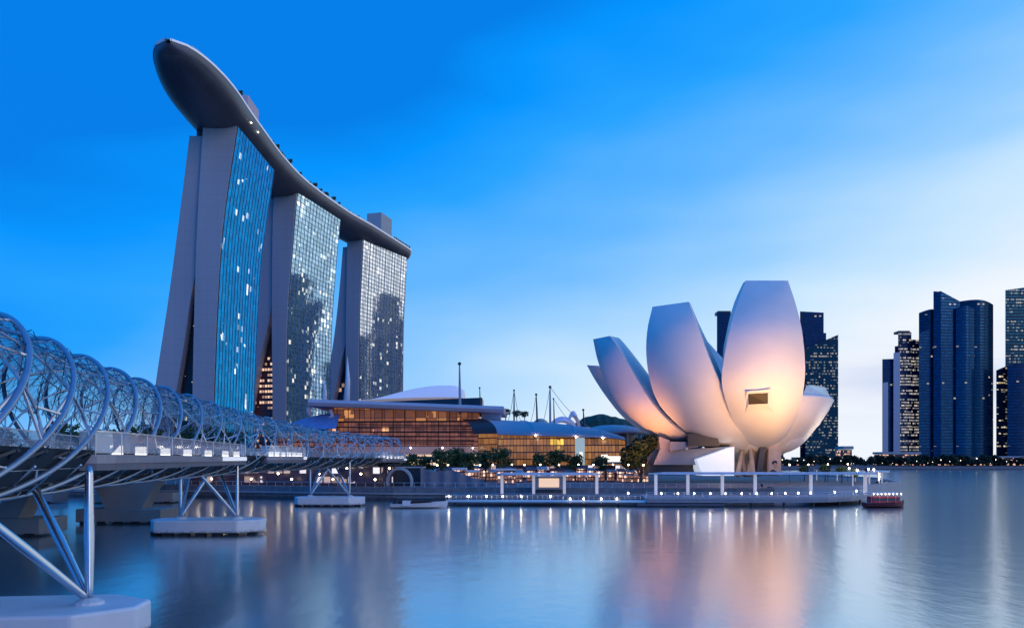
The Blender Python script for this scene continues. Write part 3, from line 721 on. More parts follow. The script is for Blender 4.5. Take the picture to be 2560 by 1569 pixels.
    def hood():
        o = [on_petal(1797,941,1.1), on_petal(1855,935,1.1), on_petal(1867,1003,.05), on_petal(1788,1000,.05)]; i_ = [on_petal(1801,946,.75), on_petal(1848,944,.75), on_petal(1848,970,.9), on_petal(1801,972,.9)]
        back = [p+Vector((0,3,.3)) for p in o]
        m = MB().add(o+i_+back, [(0,1,5,4),(1,2,6,5),(2,3,7,6),(3,0,4,7),(0,8,9,1),(1,9,10,2),(3,11,8,0)])
        h = m.build('window_hood', M_petal, root)
        MB().add([p+Vector((0,.06,0)) for p in i_], [(0,1,2,3)]).build('window_pane', M_brown, h)
    hood()
    # glass lid on petal E
    g = [P(1943,927,228.5), P(1985,932,254), P(2001,961,244), P(1950,940,228.5)]; g = [p-MC+Vector((0,0,.35)) for p in g]
    MB().add(g, [(0,1,2,3)]).build('petal_skylight', M_skyg, root)
    # dish that gathers the petals
    MB().lathe([(2, 4.5), (7, 6.5), (14, 11), (20, 17), (24, 24), (23, 25), (12, 14), (1, 10)], (0, 3), 40).build('bowl', M_petal, root, smooth=True)
    # terraced base on the left
    def slabp(pts, y0, y1, nm, m, bev=.1):
        q = [(p[0]/K, p[1]/K) for p in pts]; d = y0
        v = [P(a, b, d)-MC for a, b in pts]; w = [Vector((p.x, p.y+(y1-y0), p.z)) for p in v]; n = len(v)
        return MB().add(v+w, [tuple(range(n)), tuple(reversed(range(n, 2*n)))]+[(i, i+n, (i+1) % n+n, (i+1) % n) for i in range(n)]).build(nm, m, root, bevel=bev)
    slabp([(1572,1117),(1588,1080),(1586,1048),(1612,1058),(1612,1082),(1764,1072),(1764,1078),(1700,1104),(1690,1117)], 219, 238, 'terrace_base', M_terr)
    slabp([(1612,1061),(1612,1084),(1680,1074),(1680,1062)], 217.5, 222, 'terrace_wall', M_terr)
    slabp([(1655,1042),(1655,1072),(1732,1072),(1724,1040)], 216.5, 230, 'glass_gallery', M_gal, 0)
    slabp([(1564,1117),(1564,1142),(1668,1142),(1668,1117)], 221, 236, 'ground_floor_glazing', M_gf, 0)
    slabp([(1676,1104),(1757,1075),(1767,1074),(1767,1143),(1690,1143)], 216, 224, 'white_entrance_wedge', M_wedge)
    slabp([(1848,1052),(1880,1046),(1880,1143),(1846,1143)], 224, 228, 'stair_wall', M_beige)
    slabp([(1832,1062),(1846,1058),(1834,1143),(1818,1143)], 223, 225, 'dark_column', M_dark)
    # leaning lattice columns under the petals
    for (x0, x1, dd) in ((1775,1788,222),(1795,1778,224),(1800,1818,222),(1822,1800,226),(1812,1806,221)):
        a, b = P(x0, 1143, dd)-MC, P(x1, 1066, dd+6)-MC; MB().tube([a, a.lerp(b, .5), b], [.75, .6, .8], 8).build('leaning_column', M_beige, root, smooth=True)
    slabp([(1768,1074),(1826,1074),(1826,1143),(1768,1143)], 232, 236, 'lift_core', M_beige)
    # printed banner hung on the stair wall: a seated figure in a dark jacket
    bn = slabp([(1850,1062),(1878,1058),(1878,1142),(1850,1142)], 223.7, 223.9, 'printed_banner', M_ban, 0)
    def flat(pts, m, nm, dd):
        v = [P(a, b, dd)-MC for a, b in pts]; MB().add(v, [tuple(range(len(v)))]).build(nm, m, bn)
    flat([(1848,1142),(1852,1132),(1860,1127),(1868,1132),(1876,1142)], M_dark, 'printed_jacket', 223.66)
    flat([(1859,1113),(1870,1114),(1869,1124),(1864,1127),(1860,1123)], M_skin, 'printed_face', 223.64)
    flat([(1857,1115),(1858,1109),(1864,1106),(1870,1108),(1871,1114),(1864,1112),(1860,1116)], M_dark2, 'printed_hair', 223.62)
M_brown = mat('dark_brown_pane', (.012,.006,.004), .5)
M_terr = mat('terrace_stone', (.36,.33,.33), .6, var=.06)
M_gal = facade('gallery_glass', (.06,.07,.10), 1.4, 1.4, .35, (1,.85,.7), .5, .15, .2, (.02,.02,.03), .1, .5)
M_gf = facade('ground_floor_glass', (.03,.04,.06), 1.0, 1.6, .7, (.9,.95,1), .9, .15, .3, (.02,.025,.035), .2, .4, cluster=.2)
M_wedge = mat('white_wedge', (.9,.92,.95), .5, emit=(.85,.92,1), es=.55)  # brightness put into the wedge's paint as emission, not a lamp
M_ban = mat('banner_cloth', (.50,.43,.38), .7)
M_skin = mat('printed_skin', (.45,.30,.22), .8)
museum()
def flood(loc, tgt, energy, col, size, label, spot=64):
    root = empty('floodlight', label, 'floodlight', 'floodlights round the museum foot', loc); loc = Vector(loc); d = (Vector(tgt)-loc).normalized()
    b = MB(); b.tube([(0,0,-.6),(0,0,0)], .08, 6); b.tube([-d*.25, d*.25], [.25, .38], 10); b.build('housing', M_dark, root)
    l = bpy.data.lights.new('lamp', 'SPOT'); l.energy = energy; l.color = col; l.spot_size = R(spot); l.spot_blend = 1; l.shadow_soft_size = size
    o = bpy.data.objects.new('lamp', l); COL.objects.link(o); o.parent = root; o.rotation_euler = d.to_track_quat('-Z', 'Y').to_euler(); o.location = d*.5
OR = (1, .38, .10); PK = (1, .50, .18)
flood((66, 174, 7.4), (72, 208, 38), 84000, PK, 2.5, 'floodlight on the long canopy roof, left of the tall petal window', 105)
flood((79, 174, 7.4), (76, 208, 38), 52000, PK, 2.5, 'floodlight on the long canopy roof, right of the tall petal window', 90)
flood((60, 187, 3.6), (58, 212, 20), 5000, PK, 1.5, 'floodlight below the second petal beside the entrance wedge', 90)
flood((37, 203, 3.6), (33, 228, 28), 42000, OR, 2.0, 'floodlight below the low left petal by the dark tree', 80)
flood((97, 207, 3.6), (99, 233, 24), 72000, (1,.78,.58), 1.5, 'floodlight below the low right petal with the glass lid', 70)
# ---------------------------------------------------------------- shopping halls
def mall():
    root = empty('waterfront_mall', 'long brown glass mall under a thin pale flat roof with a white domed shell', 'shopping mall', loc=(-40,300,LZ)); O = root.location
    def q3(a, b): return Vector(b)-O
    # upper glazed storey and louvred lower storeys, stepping back
    def wall(ox0, ox1, y0, y1, d0, d1, nm, m, thick=14):
        a0, a1 = P(ox0, y1, d0)-O, P(ox1, y1, d1)-O; zt0, zt1 = (P(ox0, y0, d0)-O).z, (P(ox1, y0, d1)-O).z
        return MB().prism([(a0.x, a0.y), (a1.x, a1.y), (a1.x, a1.y+thick), (a0.x, a0.y+thick)], a0.z, [zt0, zt1, zt1, zt0]).build(nm, m, root)
    wall(803, 1150, 978, 1012, 300, 294, 'upper_glazing', M_mg1, 30)
    wall(790, 1170, 1011, 1074, 303, 297, 'louvred_wall', M_mg2, 26)
    wall(800, 1175, 1073, 1092, 299, 293, 'terrace_band', M_band, 26)
    wall(800, 1200, 1091, 1146, 302, 296, 'shop_fronts', M_shop, 20)
    # flat canopy roof
    r = MB(); a = [(742,969,296),(900,974,292),(1100,982,288),(1212,986,290)]; rows = []
    for (x, y, d) in a:
        p = P(x, y, d)-O; rows.append([(p.x,p.y,p.z-1.0),(p.x+1,p.y+34,p.z-1.0),(p.x+1,p.y+34,p.z+1.2),(p.x,p.y+1,p.z+1.6),(p.x,p.y-.8,p.z+.4)])
    r.grid(rows, close=True); r.f += [[0,1,2,3,4], [15,16,17,18,19]]; r.build('flat_roof', M_roofb, root, bevel=.2)
    # white dome, a lens cut off at its east end
    rows = []
    for i in range(25):
        t = i/24; x = lerp(862, 1112, t); h = 36*math.sin(math.pi*min(.62, t*.62))**1.2
        if t > .93: h *= 1-(t-.93)*3.2
        p = P(x, 961, lerp(318, 308, t))-O; z = h*.128*3.0/1.15
        rows.append([(p.x, p.y+26*(j/12), p.z + z*.66*math.sin(math.pi*(j+.4)/12.8)**.8*(.88)) for j in range(13)])
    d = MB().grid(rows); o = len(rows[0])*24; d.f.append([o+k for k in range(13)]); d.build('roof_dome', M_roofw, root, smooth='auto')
    # dark upstand between roof and dome
    p0, p1 = P(880, 975, 312)-O, P(1160, 975, 303)-O
    MB().prism([(p0.x,p0.y),(p1.x,p1.y),(p1.x,p1.y+16),(p0.x,p0.y+16)], p0.z-2, [p0.z+1.4, p1.z+3.2, p1.z+3.2, p0.z+1.4]).build('roof_upstand', M_dark, root)
    wall(1158, 1205, 984, 1008, 296, 294, 'plant_room', M_white, 12)
    # roof fins standing by the far tower, and the curved end frame
    for (x, y0, y1, w) in ((779, 968, 912, 1.0), (834, 968, 856, 1.3)):
        b = P(x, y0, 298)-O; t = P(x+2, y1, 298)-O
        MB().tube([b, b.lerp(t, .5)+Vector((.3,0,0)), t], [w, w*.7, .05], 6).build('roof_fin', M_white, root, smooth=True)
    e = [P(745,1000,298), P(741,985,298), P(748,973,298), P(770,970,298)]; MB().tube([p-O for p in e], .9, 8).build('end_frame', M_roofb, root, smooth=True)
    e = [P(795,985,297), P(800,1000,297), P(785,1010,297), P(770,1018,297)]; MB().tube([p-O for p in e], .8, 8).build('end_frame', M_roofb, root, smooth=True)
    # vertical mullions in front of the brown walls
    for i in range(13):
        x = 812+i*27; t = i/12; a0, a1 = P(x, 1075, lerp(302.6,296.6,t))-O, P(x, 980, lerp(299.6,293.8,t))-O
        MB().tube([a0-Vector((0,.6,0)), a1-Vector((0,.6,0))], .13, 4).build('mullion', M_maroon, root)
    for k in range(6):
        z = 1020+k*9; a0, a1 = P(860, z, 301)-O, P(1140, z+2, 296.5)-O
        MB().tube([a0, a1], .16, 4).build('louvre_rail', M_maroon, root)
    for x in (988, 1065, 1138, 1160, 1175):
        p = P(x, 1076, 291)-O; MB().ball(p, .28, n=8).build('terrace_lamp', M_lampw, root, smooth=True)
M_maroon = mat('maroon_frames', (.07,.028,.025), .5)
M_mg1 = facade('mall_glass_upper', (.16,.055,.03), 4.0, 3.2, .35, (.75,.30,.08), .45, .05, .06, (.05,.02,.018), .3, .1, cluster=.05, amb=(.42,.14,.04), ambs=.30, thr=.45)
M_mg2 = facade('mall_glass_lower', (.17,.085,.07), 1.5, 1.9, .5, (1,.55,.2), 1.0, .08, .25, (.10,.04,.03), .35, .1, cluster=.045, lit2=(.9,.4,.2), amb=(.42,.15,.09), ambs=.30, thr=.52, sharp=9)
M_band = mat('terrace_stone_band', (.42,.30,.28), .6, emit=(1,.55,.45), es=.12)
M_shop = facade('shop_front_glass', (.10,.06,.05), 3.0, 3.4, .75, (1,.6,.35), 1.3, .12, .3, (.05,.035,.035), .3, .2, cluster=.12, lit2=(1,.8,.65))
mall()
def hall():
    root = empty('vaulted_hall', 'vaulted grey roofed hall with yellow lit glass between the mall and the museum', 'exhibition hall', loc=(10,280,LZ)); O = root.location
    # vault: eave line and ridge line
    eave = [(1196,1044,276),(1290,1047,272),(1400,1050,268),(1480,1054,264),(1505,1058,263)]; ridge = [(1140,1008,306),(1250,1013,302),(1350,1020,298),(1440,1034,292),(1495,1050,288)]
    E = resample([P(*e) for e in eave], 30); G = resample([P(*e) for e in ridge], 30); rows = []; back = []
    for a, b in zip(E, G):
        row = []
        for j in range(13):
            t = j/12*math.pi/2; row.append(Vector((lerp(a.x, b.x, math.sin(t)*.0+ (1-math.cos(t))), a.y+(b.y-a.y)*(1-math.cos(t)), a.z+(b.z-a.z)*math.sin(t)))-O)
        for j in range(1, 8):
            t = j/7*math.pi/2; row.append(Vector((b.x, b.y+20*math.sin(t), b.z-(b.z-a.z)*(1-math.cos(t))))-O)
        rows.append(row)
    MB().grid(rows).build('vault_roof', M_roofb, root, smooth=True)
    # left barrel end in brown louvres
    rows2 = []
    for k in range(6):
        off = -k*1.7; rows2.append([p+Vector((off*1.0, 0, .25-.02*k)) for p in rows[0][:13]])
    MB().grid(rows2).build('barrel_end', M_maroon, root, smooth=True)
    for i in (9, 18, 24):
        MB().tube([p+Vector((0,0,.2)) for p in rows[i][:13]], .16, 5).build('roof_rib', M_white, root)
        p = rows[i][0]; MB().ball(p+Vector((0,-.5,0)), .28, n=8).build('eave_lamp', M_lampw, root)
    # raked glass wall below the eave
    w = []; uv = []; s = 0
    for i, a in enumerate(E):
        if i: s += (E[i]-E[i-1]).length
        rowv = []; ru = []
        for j in range(9):
            t = j/8; z = lerp(a.z-.1, 6.0, t); y = a.y+1.2-2.4*math.sin(math.pi*t*.75)
            rowv.append(Vector((a.x, y, z))-O); ru.append((s, z))
        w.append(rowv); uv.append(ru)
    MB().grid(w, uvs=uv).build('glass_wall', M_hg, root, smooth=True)
    c = MB()
    for a, b, h in (( 0, 12, 0), (17, 29, 0)):
        for i in range(a, b): pass
    p0, p1 = P(1385,1052,264)-O, P(1395,1105,264)-O
    MB().prism([(p0.x,p0.y-.6),(p1.x+1.6,p1.y-.9),(p1.x+1.6,p1.y+2),(p0.x,p0.y+2)], LZ+1, p0.z).build('green_lit_stair', M_green, root)
    for (x0, x1, y0, y1) in ((1448,1462,1092,1118),(1464,1518,1096,1112),(1395,1402,1086,1108)):
        a, b = P(x0, y0, 258)-O, P(x1, y1, 258)-O
        MB().box(a.x, b.x, a.y, a.y+1.5, b.z, a.z).build('lit_opening', M_litw, root)
    # brown gable wall closing the barrel towards the mall
    a, b = P(1150, 1010, 290)-O, P(1206, 1045, 279)-O
    MB().prism([(a.x,a.y+2),(b.x,b.y+2),(b.x,b.y+5),(a.x,a.y+5)], 0, [a.z-1.5, b.z-.5, b.z-.5, a.z-1.5]).build('gable_wall', M_hg, root)
    # low podium with shops
    a, b = P(1180,1118,262)-O, P(1520,1118,256)-O
    MB().prism([(a.x,a.y),(b.x,b.y),(b.x,b.y+24),(a.x,a.y+24)], 0, a.z).build('podium_shops', M_shop2, root)
    a, b = P(1430,1112,255)-O, P(1545,1112,252)-O
    MB().prism([(a.x,a.y),(b.x,b.y),(b.x,b.y+6),(a.x,a.y+6)], a.z-.4, a.z+.3).build('podium_canopy', M_beige, root)
M_hg = facade('hall_glass', (.14,.075,.03), 1.2, 2.4, .55, (1,.6,.08), 1.0, .12, .16, (.05,.03,.02), .35, .1, cluster=.05, lit2=(.9,.45,.05), amb=(.50,.20,.05), ambs=.42, thr=.54, sharp=9)
M_green = emis('green_stair_glow', (.8,1,.75), .3)
M_litw = emis('lit_opening_glow', (1,.93,.72), 1.1)
M_shop2 = facade('podium_glass', (.10,.05,.06), 1.8, 2.4, .6, (1,.6,.5), .8, .15, .35, (.08,.045,.05), .4, .1, cluster=.15, lit2=(.9,.9,1))
hall()
def pavilion_dome(c, r, h, label, name='round_pavilion', legs=True):
    root = empty(name, label, 'pavilion', None, c)
    MB().lathe([(.1, h), (r*.4, h*.985), (r*.75, h*.94), (r, h*.86), (r*.98, h*.83), (r*.6, h*.8), (.1, h*.8)], (0, 0), 40).build('roof', M_roofb, root, smooth=True)
    for k in range(16):
        a = 2*math.pi*k/16; MB().tube([(r*.85*math.cos(a), r*.85*math.sin(a), 0), (r*.85*math.cos(a), r*.85*math.sin(a), h*.83)], .22, 5).build('column', M_white, root)
    MB().lathe([(r*.7, 0), (r*.7, h*.8)], (0, 0), 32).build('glass_drum', M_gal, root)
def at_(ox, oy, d, z=LZ): p = P(ox, oy, d); return (p.x, p.y, z)
p = P(1476, 1050, 300); pavilion_dome((p.x, p.y, LZ), 12.5, 20, 'round grey roofed pavilion between the vaulted hall and the museum')
p = P(735, 1010, 330); 
def blue_shell():
    root = empty('arched_shell', 'blue lit arched shell roof left of the brown mall, behind the footbridge', 'shell roof', loc=(-90, 300, LZ)); O = root.location
    rows = []
    for i in range(17):
        t = i/16; x = lerp(655, 808, t); top = 1030-38*math.sin(math.pi*(t*.55))**.8 ; p = P(x, 1035, 290)-O; q = P(x, top, 300)-O
        rows.append([Vector((p.x, p.y+26*j/10, p.z+(q.z-p.z)*math.sin(math.pi*min(1,(j+.3)/10)))) for j in range(11)])
    MB().grid(rows).build('shell', mat('blue_shell_metal', (.20,.30,.55), .4, metal=.3), root, smooth=True)
    for x in (665, 700, 740, 780):
        p = P(x, 1036, 291)-O; MB().tube([(p.x,p.y,0),(p.x,p.y,p.z)], .5, 6).build('column', M_conc, root)
    a, b = P(650, 1045, 300)-O, P(810, 1045, 300)-O
    MB().prism([(a.x,a.y+6),(b.x,b.y+6),(b.x,b.y+20),(a.x,a.y+20)], 0, a.z+1).build('glazing', M_mg2, root)
blue_shell()
def mast(ox, y0, y1, d, label, r=.35, stays=()):
    b, t = P(ox, y0, d), P(ox+random.uniform(-3,0), y1, d); root = empty('mast', label, 'mast', 'masts rising above the mall and hall roofs', b)
    MB().tube([(0,0,-3), (t-b)*.5, t-b], [r, r*.8, r*.45], 7).build('pole', M_dark if r < .5 else M_conc, root)
    for s in stays:
        e = P(ox+s, y0+6, d)-b; pts = [(t-b).lerp(e, k/8)+Vector((math.copysign(1.2, -s)*math.sin(math.pi*k/8)*0,0,-1.5*math.sin(math.pi*k/8))) for k in range(9)]
        MB().tube(pts, .09, 4).build('stay_cable', M_conc, root)
    MB().ball(t-b, r*1.3, n=6).build('mast_head', M_dark, root)
mast(1107, 976, 874, 292, 'tallest mast, standing through the flat roof of the brown mall', .55)
mast(1156, 982, 932, 298, 'short mast beside the plant room of the mall', .3)
mast(1237, 1012, 938, 310, 'mast behind the left end of the vaulted hall', .35, (-16, 18))
mast(1293, 1014, 948, 312, 'mast with one stay behind the middle of the vaulted hall', .42, (-18,))
mast(1324, 1018, 930, 312, 'tall leaning mast with long stays behind the hall', .5, (-20, 90))
mast(1334, 1018, 958, 314, 'pale mast just right of the tall leaning mast', .3, (55,))
mast(1406, 1026, 985, 300, 'short white mast near the round pavilion', .4)
def tents():
    root = empty('cable_roof_theatre', 'pale tented theatre roofs behind the vaulted hall', 'theatre', loc=(30, 330, LZ)); O = root.location
    for (x0, x1, yt, d, m) in ((1275,1330,1003,335,M_beige),(1318,1395,998,340,M_lil),(1365,1400,984,345,M_lil)):
        a, b, t = P(x0, 1030, d)-O, P(x1, 1030, d)-O, P((x0+x1)/2, yt, d)-O; rows = []
        for i in range(9):
            s = i/8; x = lerp(a.x, b.x, s); z = a.z+(t.z-a.z)*math.sin(math.pi*s)**.6
            rows.append([(x, a.y+16*j/6, z-abs(j-3)*.8) for j in range(7)])
        MB().grid(rows).build('tent_roof', m, root, smooth=True)
    a, b = P(1240, 1026, 338)-O, P(1420, 1026, 338)-O; MB().box(a.x, b.x, a.y, a.y+14, 0, a.z).build('theatre_wall', M_lil, root)
M_lil = mat('lilac_membrane', (.62,.60,.72), .6, emit=(.7,.65,1), es=.1)
tents()
def hill():
    rows = []; rnd = random.Random(3)
    for i in range(21):
        t = i/20; x = lerp(1370, 1580, t); top = 1032-48*max(0, math.sin(math.pi*(t*.9+.02)))**.8*(1 if t < .3 else 1-(t-.3)*.75)
        a = P(x, 1045, 420); z = P(x, top, 420).z
        rows.append([(a.x, a.y+70*j/10-10, lerp(LZ, z, math.sin(math.pi*j/10)**.7)+rnd.uniform(-.5,.5)) for j in range(11)])
    tag(MB().grid(rows).build('hill', M_leafd), 'dark wooded mound behind the halls', 'hill', kind='structure')
hill()
# ---------------------------------------------------------------- promenade, quay, docks
def quay():
    root = empty('promenade_quay', 'grey stone quay wall with a lit promenade ledge', 'quay', loc=(-30, 186, 0)); O = root.location
    pl = [(-180,204.6),(-87,202.6),(-28,185.6),(60,179.6)]; rows = []; r2 = []
    for x, y in pl:
        rows.append([(x-O.x, y-O.y-1.2, -.8), (x-O.x, y-O.y+1.5, -.8), (x-O.x, y-O.y+1.5, LZ+.25), (x-O.x, y-O.y-1.2, LZ+.25)])
        r2.append([(x-O.x, y-O.y-1.7, 1.55), (x-O.x, y-O.y-1.2, 1.55), (x-O.x, y-O.y-1.2, 1.9), (x-O.x, y-O.y-1.7, 1.9)])
    MB().grid(rows, close=True).build('wall', M_quay, root); MB().grid(r2, close=True).build('ledge', M_conc, root)
    k = MB()
    for a, b in zip(pl, pl[1:]):
        n = int(math.hypot(b[0]-a[0], b[1]-a[1])/2.4)
        for i in range(n):
            t = i/n; x, y = lerp(a[0], b[0], t)-O.x, lerp(a[1], b[1], t)-O.y; k.tube([(x, y-.9, LZ+.25), (x, y-.9, LZ+1.3)], .035, 4)
        k.tube([(a[0]-O.x, a[1]-O.y-.9, LZ+1.3), (b[0]-O.x, b[1]-O.y-.9, LZ+1.3)], .04, 4)
    k.build('railing', M_steelw, root)
    # curb round the museum promontory
    pr = [(60,179.6),(82,183.6),(112,224.6),(128,274.6),(120,350)]; rows = [[(x-O.x, y-O.y, -.5), (x-O.x-1, y-O.y+1, -.5), (x-O.x-1, y-O.y+1, LZ+.5), (x-O.x, y-O.y, LZ+.5)] for x, y in pr]
    MB().grid(rows, close=True).build('wall', M_conc, root)
quay()
def dock():
    root = empty('boardwalk_dock', 'long floating boardwalk with grey fascia in front of the museum', 'boardwalk', loc=(20, 166, 0)); O = root.location
    def seg(pts, w, z0, z1, nm, m, off=0):
        rows = []
        for i, (x, y) in enumerate(pts):
            a, b = pts[max(0, i-1)], pts[min(len(pts)-1, i+1)]; t = Vector((b[0]-a[0], b[1]-a[1])).normalized(); n = Vector((-t.y, t.x))
            p = Vector((x, y))+n*off; q = p+n*w; rows.append([(p.x-O.x,p.y-O.y,z0),(q.x-O.x,q.y-O.y,z0),(q.x-O.x,q.y-O.y,z1),(p.x-O.x,p.y-O.y,z1)])
        g = MB().grid(rows, close=True); n = len(rows)*4; g.f += [[3,2,1,0], [n-4,n-3,n-2,n-1]]; return g.build(nm, m, root)
    left = [(-14,165),(7,164.6),(28,163)]; right = [(28,162),(50,161.4),(66,163),(73,168),(79,175),(84,184),(86,193)]
    seg(left, 7, .5, 1.15, 'deck', M_dock); seg(left, .15, .85, 1.35, 'fascia', M_steelw, -.16)
    seg([(26,161.6),(44,161.2)], 6, .2, .75, 'pontoon', M_dock)
    seg(right, 11, .9, 1.9, 'deck', M_dockl); seg(right, .2, 1.5, 2.05, 'fascia', M_conc, -.21)
    seg([(x, y+6) for x, y in left], 7, 1.2, 2.2, 'upper_step', M_quay)
    for pts, z, st in ((left, 1.15, 2.2), (right, 1.9, 2.2)):
        k = MB(); L0 = resample([(x, y, 0) for x, y in pts], 40)
        for p in L0[::1]: k.tube([(p.x-O.x, p.y-O.y+.5, z), (p.x-O.x, p.y-O.y+.5, z+1.05)], .035, 4)
        k.tube([(p.x-O.x, p.y-O.y+.5, z+1.05) for p in L0], .05, 4); k.tube([(p.x-O.x, p.y-O.y+.5, z+.6) for p in L0], .025, 4)
        k.build('railing', M_steelw, root)
    for i in range(14):
        x = -12+i*6.9; y = 164.5 if x < 28 else 162.8 if x < 60 else 165
        if x > 66: y = 165+(x-66)*.72
        MB().tube([(x-O.x, y+.6-O.y, -1), (x-O.x, y+.6-O.y, .9)], .28, 7).build('mooring_pile', M_dark, root)
M_dock = mat('dock_timber', (.10,.11,.14), .6); M_dockl = mat('dock_fascia', (.34,.36,.42), .55)
dock()
def lamp_proto():
    root = empty('bollard_lamp', 'x', 'bollard lamp', 'bollard lamps along the boardwalk')
    MB().lathe([(.10,0),(.10,.62),(.16,.66),(.16,.70)], (0,0), 8).build('post', M_steelw, root)
    MB().lathe([(.01,.70),(.12,.70),(.15,.92),(.12,1.05),(.01,1.1)], (0,0), 8).build('lamp_head', M_lampw, root, smooth=True)
    return root
proto = lamp_proto(); used = False
LAMPS = [(1080,165.2,1.15),(1127,165.1,1.15),(1170,165,1.15),(1210,165,1.15),(1254,164.8,1.15),(1325,164.4,1.15),(1372,162.2,.75),(1405,162.2,.75),(1447,162.2,.75),(1485,162.2,.75),
         (1512,162.6,1.9),(1592,162.3,1.9),(1632,162.2,1.9),(1671,162.1,1.9),(1710,162.1,1.9),(1747,162,1.9),(1786,162,1.9),(1822,162.2,1.9),(1858,162.5,1.9),(1891,163,1.9),(1922,163.6,1.9),(1952,164.6,1.9),(2010,168,1.9),(2062,174,1.9)]
ORD = 'first second third fourth fifth sixth seventh eighth ninth tenth eleventh twelfth thirteenth fourteenth fifteenth sixteenth seventeenth eighteenth nineteenth twentieth twenty-first twenty-second twenty-third twenty-fourth twenty-fifth'.split()
for i, (ox, d, z) in enumerate(LAMPS):
    o = proto if i == 0 else copy_tree(proto); p = P(ox, 1100, d); o.location = (p.x, d+.3, z)
    o['label'] = 'glowing bollard lamp on the boardwalk edge, %s from the white boat end' % ORD[i]
def canopy(x0, x1, d, zt, posts, label):
    a, b = P(x0, 1140, d), P(x1, 1140, d); root = empty('walkway_canopy', label, 'canopy', None, (a.x, d, LZ)); L_ = b.x-a.x
    rows = []
    for i in range(13):
        t = i/12; k = 1-max(0, abs(t-.5)*2-.94)/.06*.8; rows.append([(L_*t, -2.2*k, zt-LZ-.1), (L_*t, 2.2*k, zt-LZ-.1), (L_*t, 1.8*k, zt-LZ+.1+.3*k), (L_*t, -1.8*k, zt-LZ+.1+.3*k)])
    g = MB().grid(rows, close=True); g.f += [[0,1,2,3], [51,50,49,48]]; g.build('roof', M_canw, root)
    for x in posts:
        p = P(x, 1140, d).x-a.x; MB().box(p-.32, p+.32, -.3, .3, -1.0, zt-LZ-.12).build('post', M_postw, root, bevel=.04)
    return root
M_canw = mat('canopy_white', (.66,.64,.68), .5); M_postw = mat('canopy_posts', (.74,.72,.74), .5, emit=(1,.93,.95), es=.25)
canopy(1192, 1446, 173, 6.5, (1208, 1284, 1358, 1436), 'white flat topped canopy with four thick posts on the quay left of the museum')
canopy(1560, 2112, 174, 6.6, (1578, 1655, 1738, 1817, 1951, 2082), 'long white canopy with six square posts in front of the museum')
def kiosk():
    p = P(1322, 1165, 178); root = empty('ticket_kiosk', 'small grey kiosk with a lit orange panel under the left canopy', 'kiosk', loc=(p.x, p.y, LZ))
    MB().box(-3.6, 3.6, 0, 2.4, 0, 2.9).build('body', M_conc, root, bevel=.05); MB().box(-2.4, 2.2, -.12, 0, .5, 2.5).build('lit_panel', emis('orange_panel', (1,.62,.28), .8), root)
    MB().box(-4, 4, -.6, 2.8, 2.9, 3.1).build('roof', M_white, root)
kiosk()
def deck_ring():
    # pale roofs and planters right of the museum foot
    root = empty('curved_pergola', 'low white curved pergola roof on the promontory right of the museum', 'pergola', loc=(100, 235, LZ)); O = root.location
    rows = []
    for i in range(25):
        a = R(-60+95*i/24); c = Vector((68, 232, 0)); u = Vector((math.cos(a), math.sin(a), 0)); p = c+u*36-O; q = c+u*40-O
        rows.append([(p.x,p.y,3.3),(q.x,q.y,3.3),(q.x,q.y,3.6),(p.x,p.y,3.6)])
    MB().grid(rows, close=True).build('roof', M_canw, root)
    for i in range(0, 25, 3):
        r_ = rows[i]; x = (r_[0][0]+r_[1][0])/2; y = (r_[0][1]+r_[1][1])/2; MB().tube([(x,y,0),(x,y,3.3)], .16, 6).build('post', M_postw, root)
    for i in (2, 8, 13, 18):
        r_ = rows[i]; MB().ball((r_[0][0], r_[0][1], 4.0), .25, n=8).build('roof_lamp', M_lampw, root)
deck_ring()
# ---------------------------------------------------------------- boats
def hull_mesh(L_, B_, H_, sheer=.5):
    rows = []
    for i in range(13):
        t = i/12; w = B_/2*math.sin(math.pi*min(1, .30+.70*t) if t > .3 else math.pi*.5*(.55+.45*t/.3)) if t < .97 else .05
        w = B_/2*(1-(max(0, t-.45)/.55)**2.4)*(.85+.15*min(1, t/.3)); z = H_+sheer*t*t
        rows.append([(-L_/2+L_*t, -w, z), (-L_/2+L_*t*.98, -w*.8, H_*.3), (-L_/2+L_*t*.96, 0, -.15), (-L_/2+L_*t*.98, w*.8, H_*.3), (-L_/2+L_*t, w, z)])
    g = MB().grid(rows); g.f.append([0,1,2,3,4]); return g, rows
def white_boat():
    M_boat = mat('boat_white', (.92,.93,.95), .4, var=.03)
    p = P(1007, 1222, 156); root = empty('motorboat', 'white open motorboat with a dark canopy moored left of the boardwalk', 'boat', loc=(p.x, 158, 0)); root.rotation_euler.z = R(4)
    g, rows = hull_mesh(11.5, 3.2, .95); g.build('hull', M_boat, root, smooth='auto')
    MB().box(-3.4, -1.8, -1.62, 1.62, .5, 1.55).build('side_locker', M_boat, root, bevel=.05)
    MB().grid([[r[0], r[4]] for r in [[(a[0], a[1], a[2]-.1) for a in rr] for rr in rows]]).build('deck', M_conc, root)
    MB().box(-4.6, 2.6, -1.3, 1.3, 1.9, 2.1).build('canopy', M_dark, root, bevel=.05)
    k = MB()
    for x in (-4.4,-2,.2,2.4):
        for y in (-1.2, 1.2): k.tube([(x,y,.8),(x,y,1.95)], .05, 5)
    k.build('canopy_frame', M_dark, root); MB().box(-4.3, 2.2, -1.0, 1.0, .8, 1.3).build('seats', M_black, root)
    MB().box(-5.4, -4.7, -.6, .6, .7, 2.2).build('engine_box', M_dark, root)
white_boat()
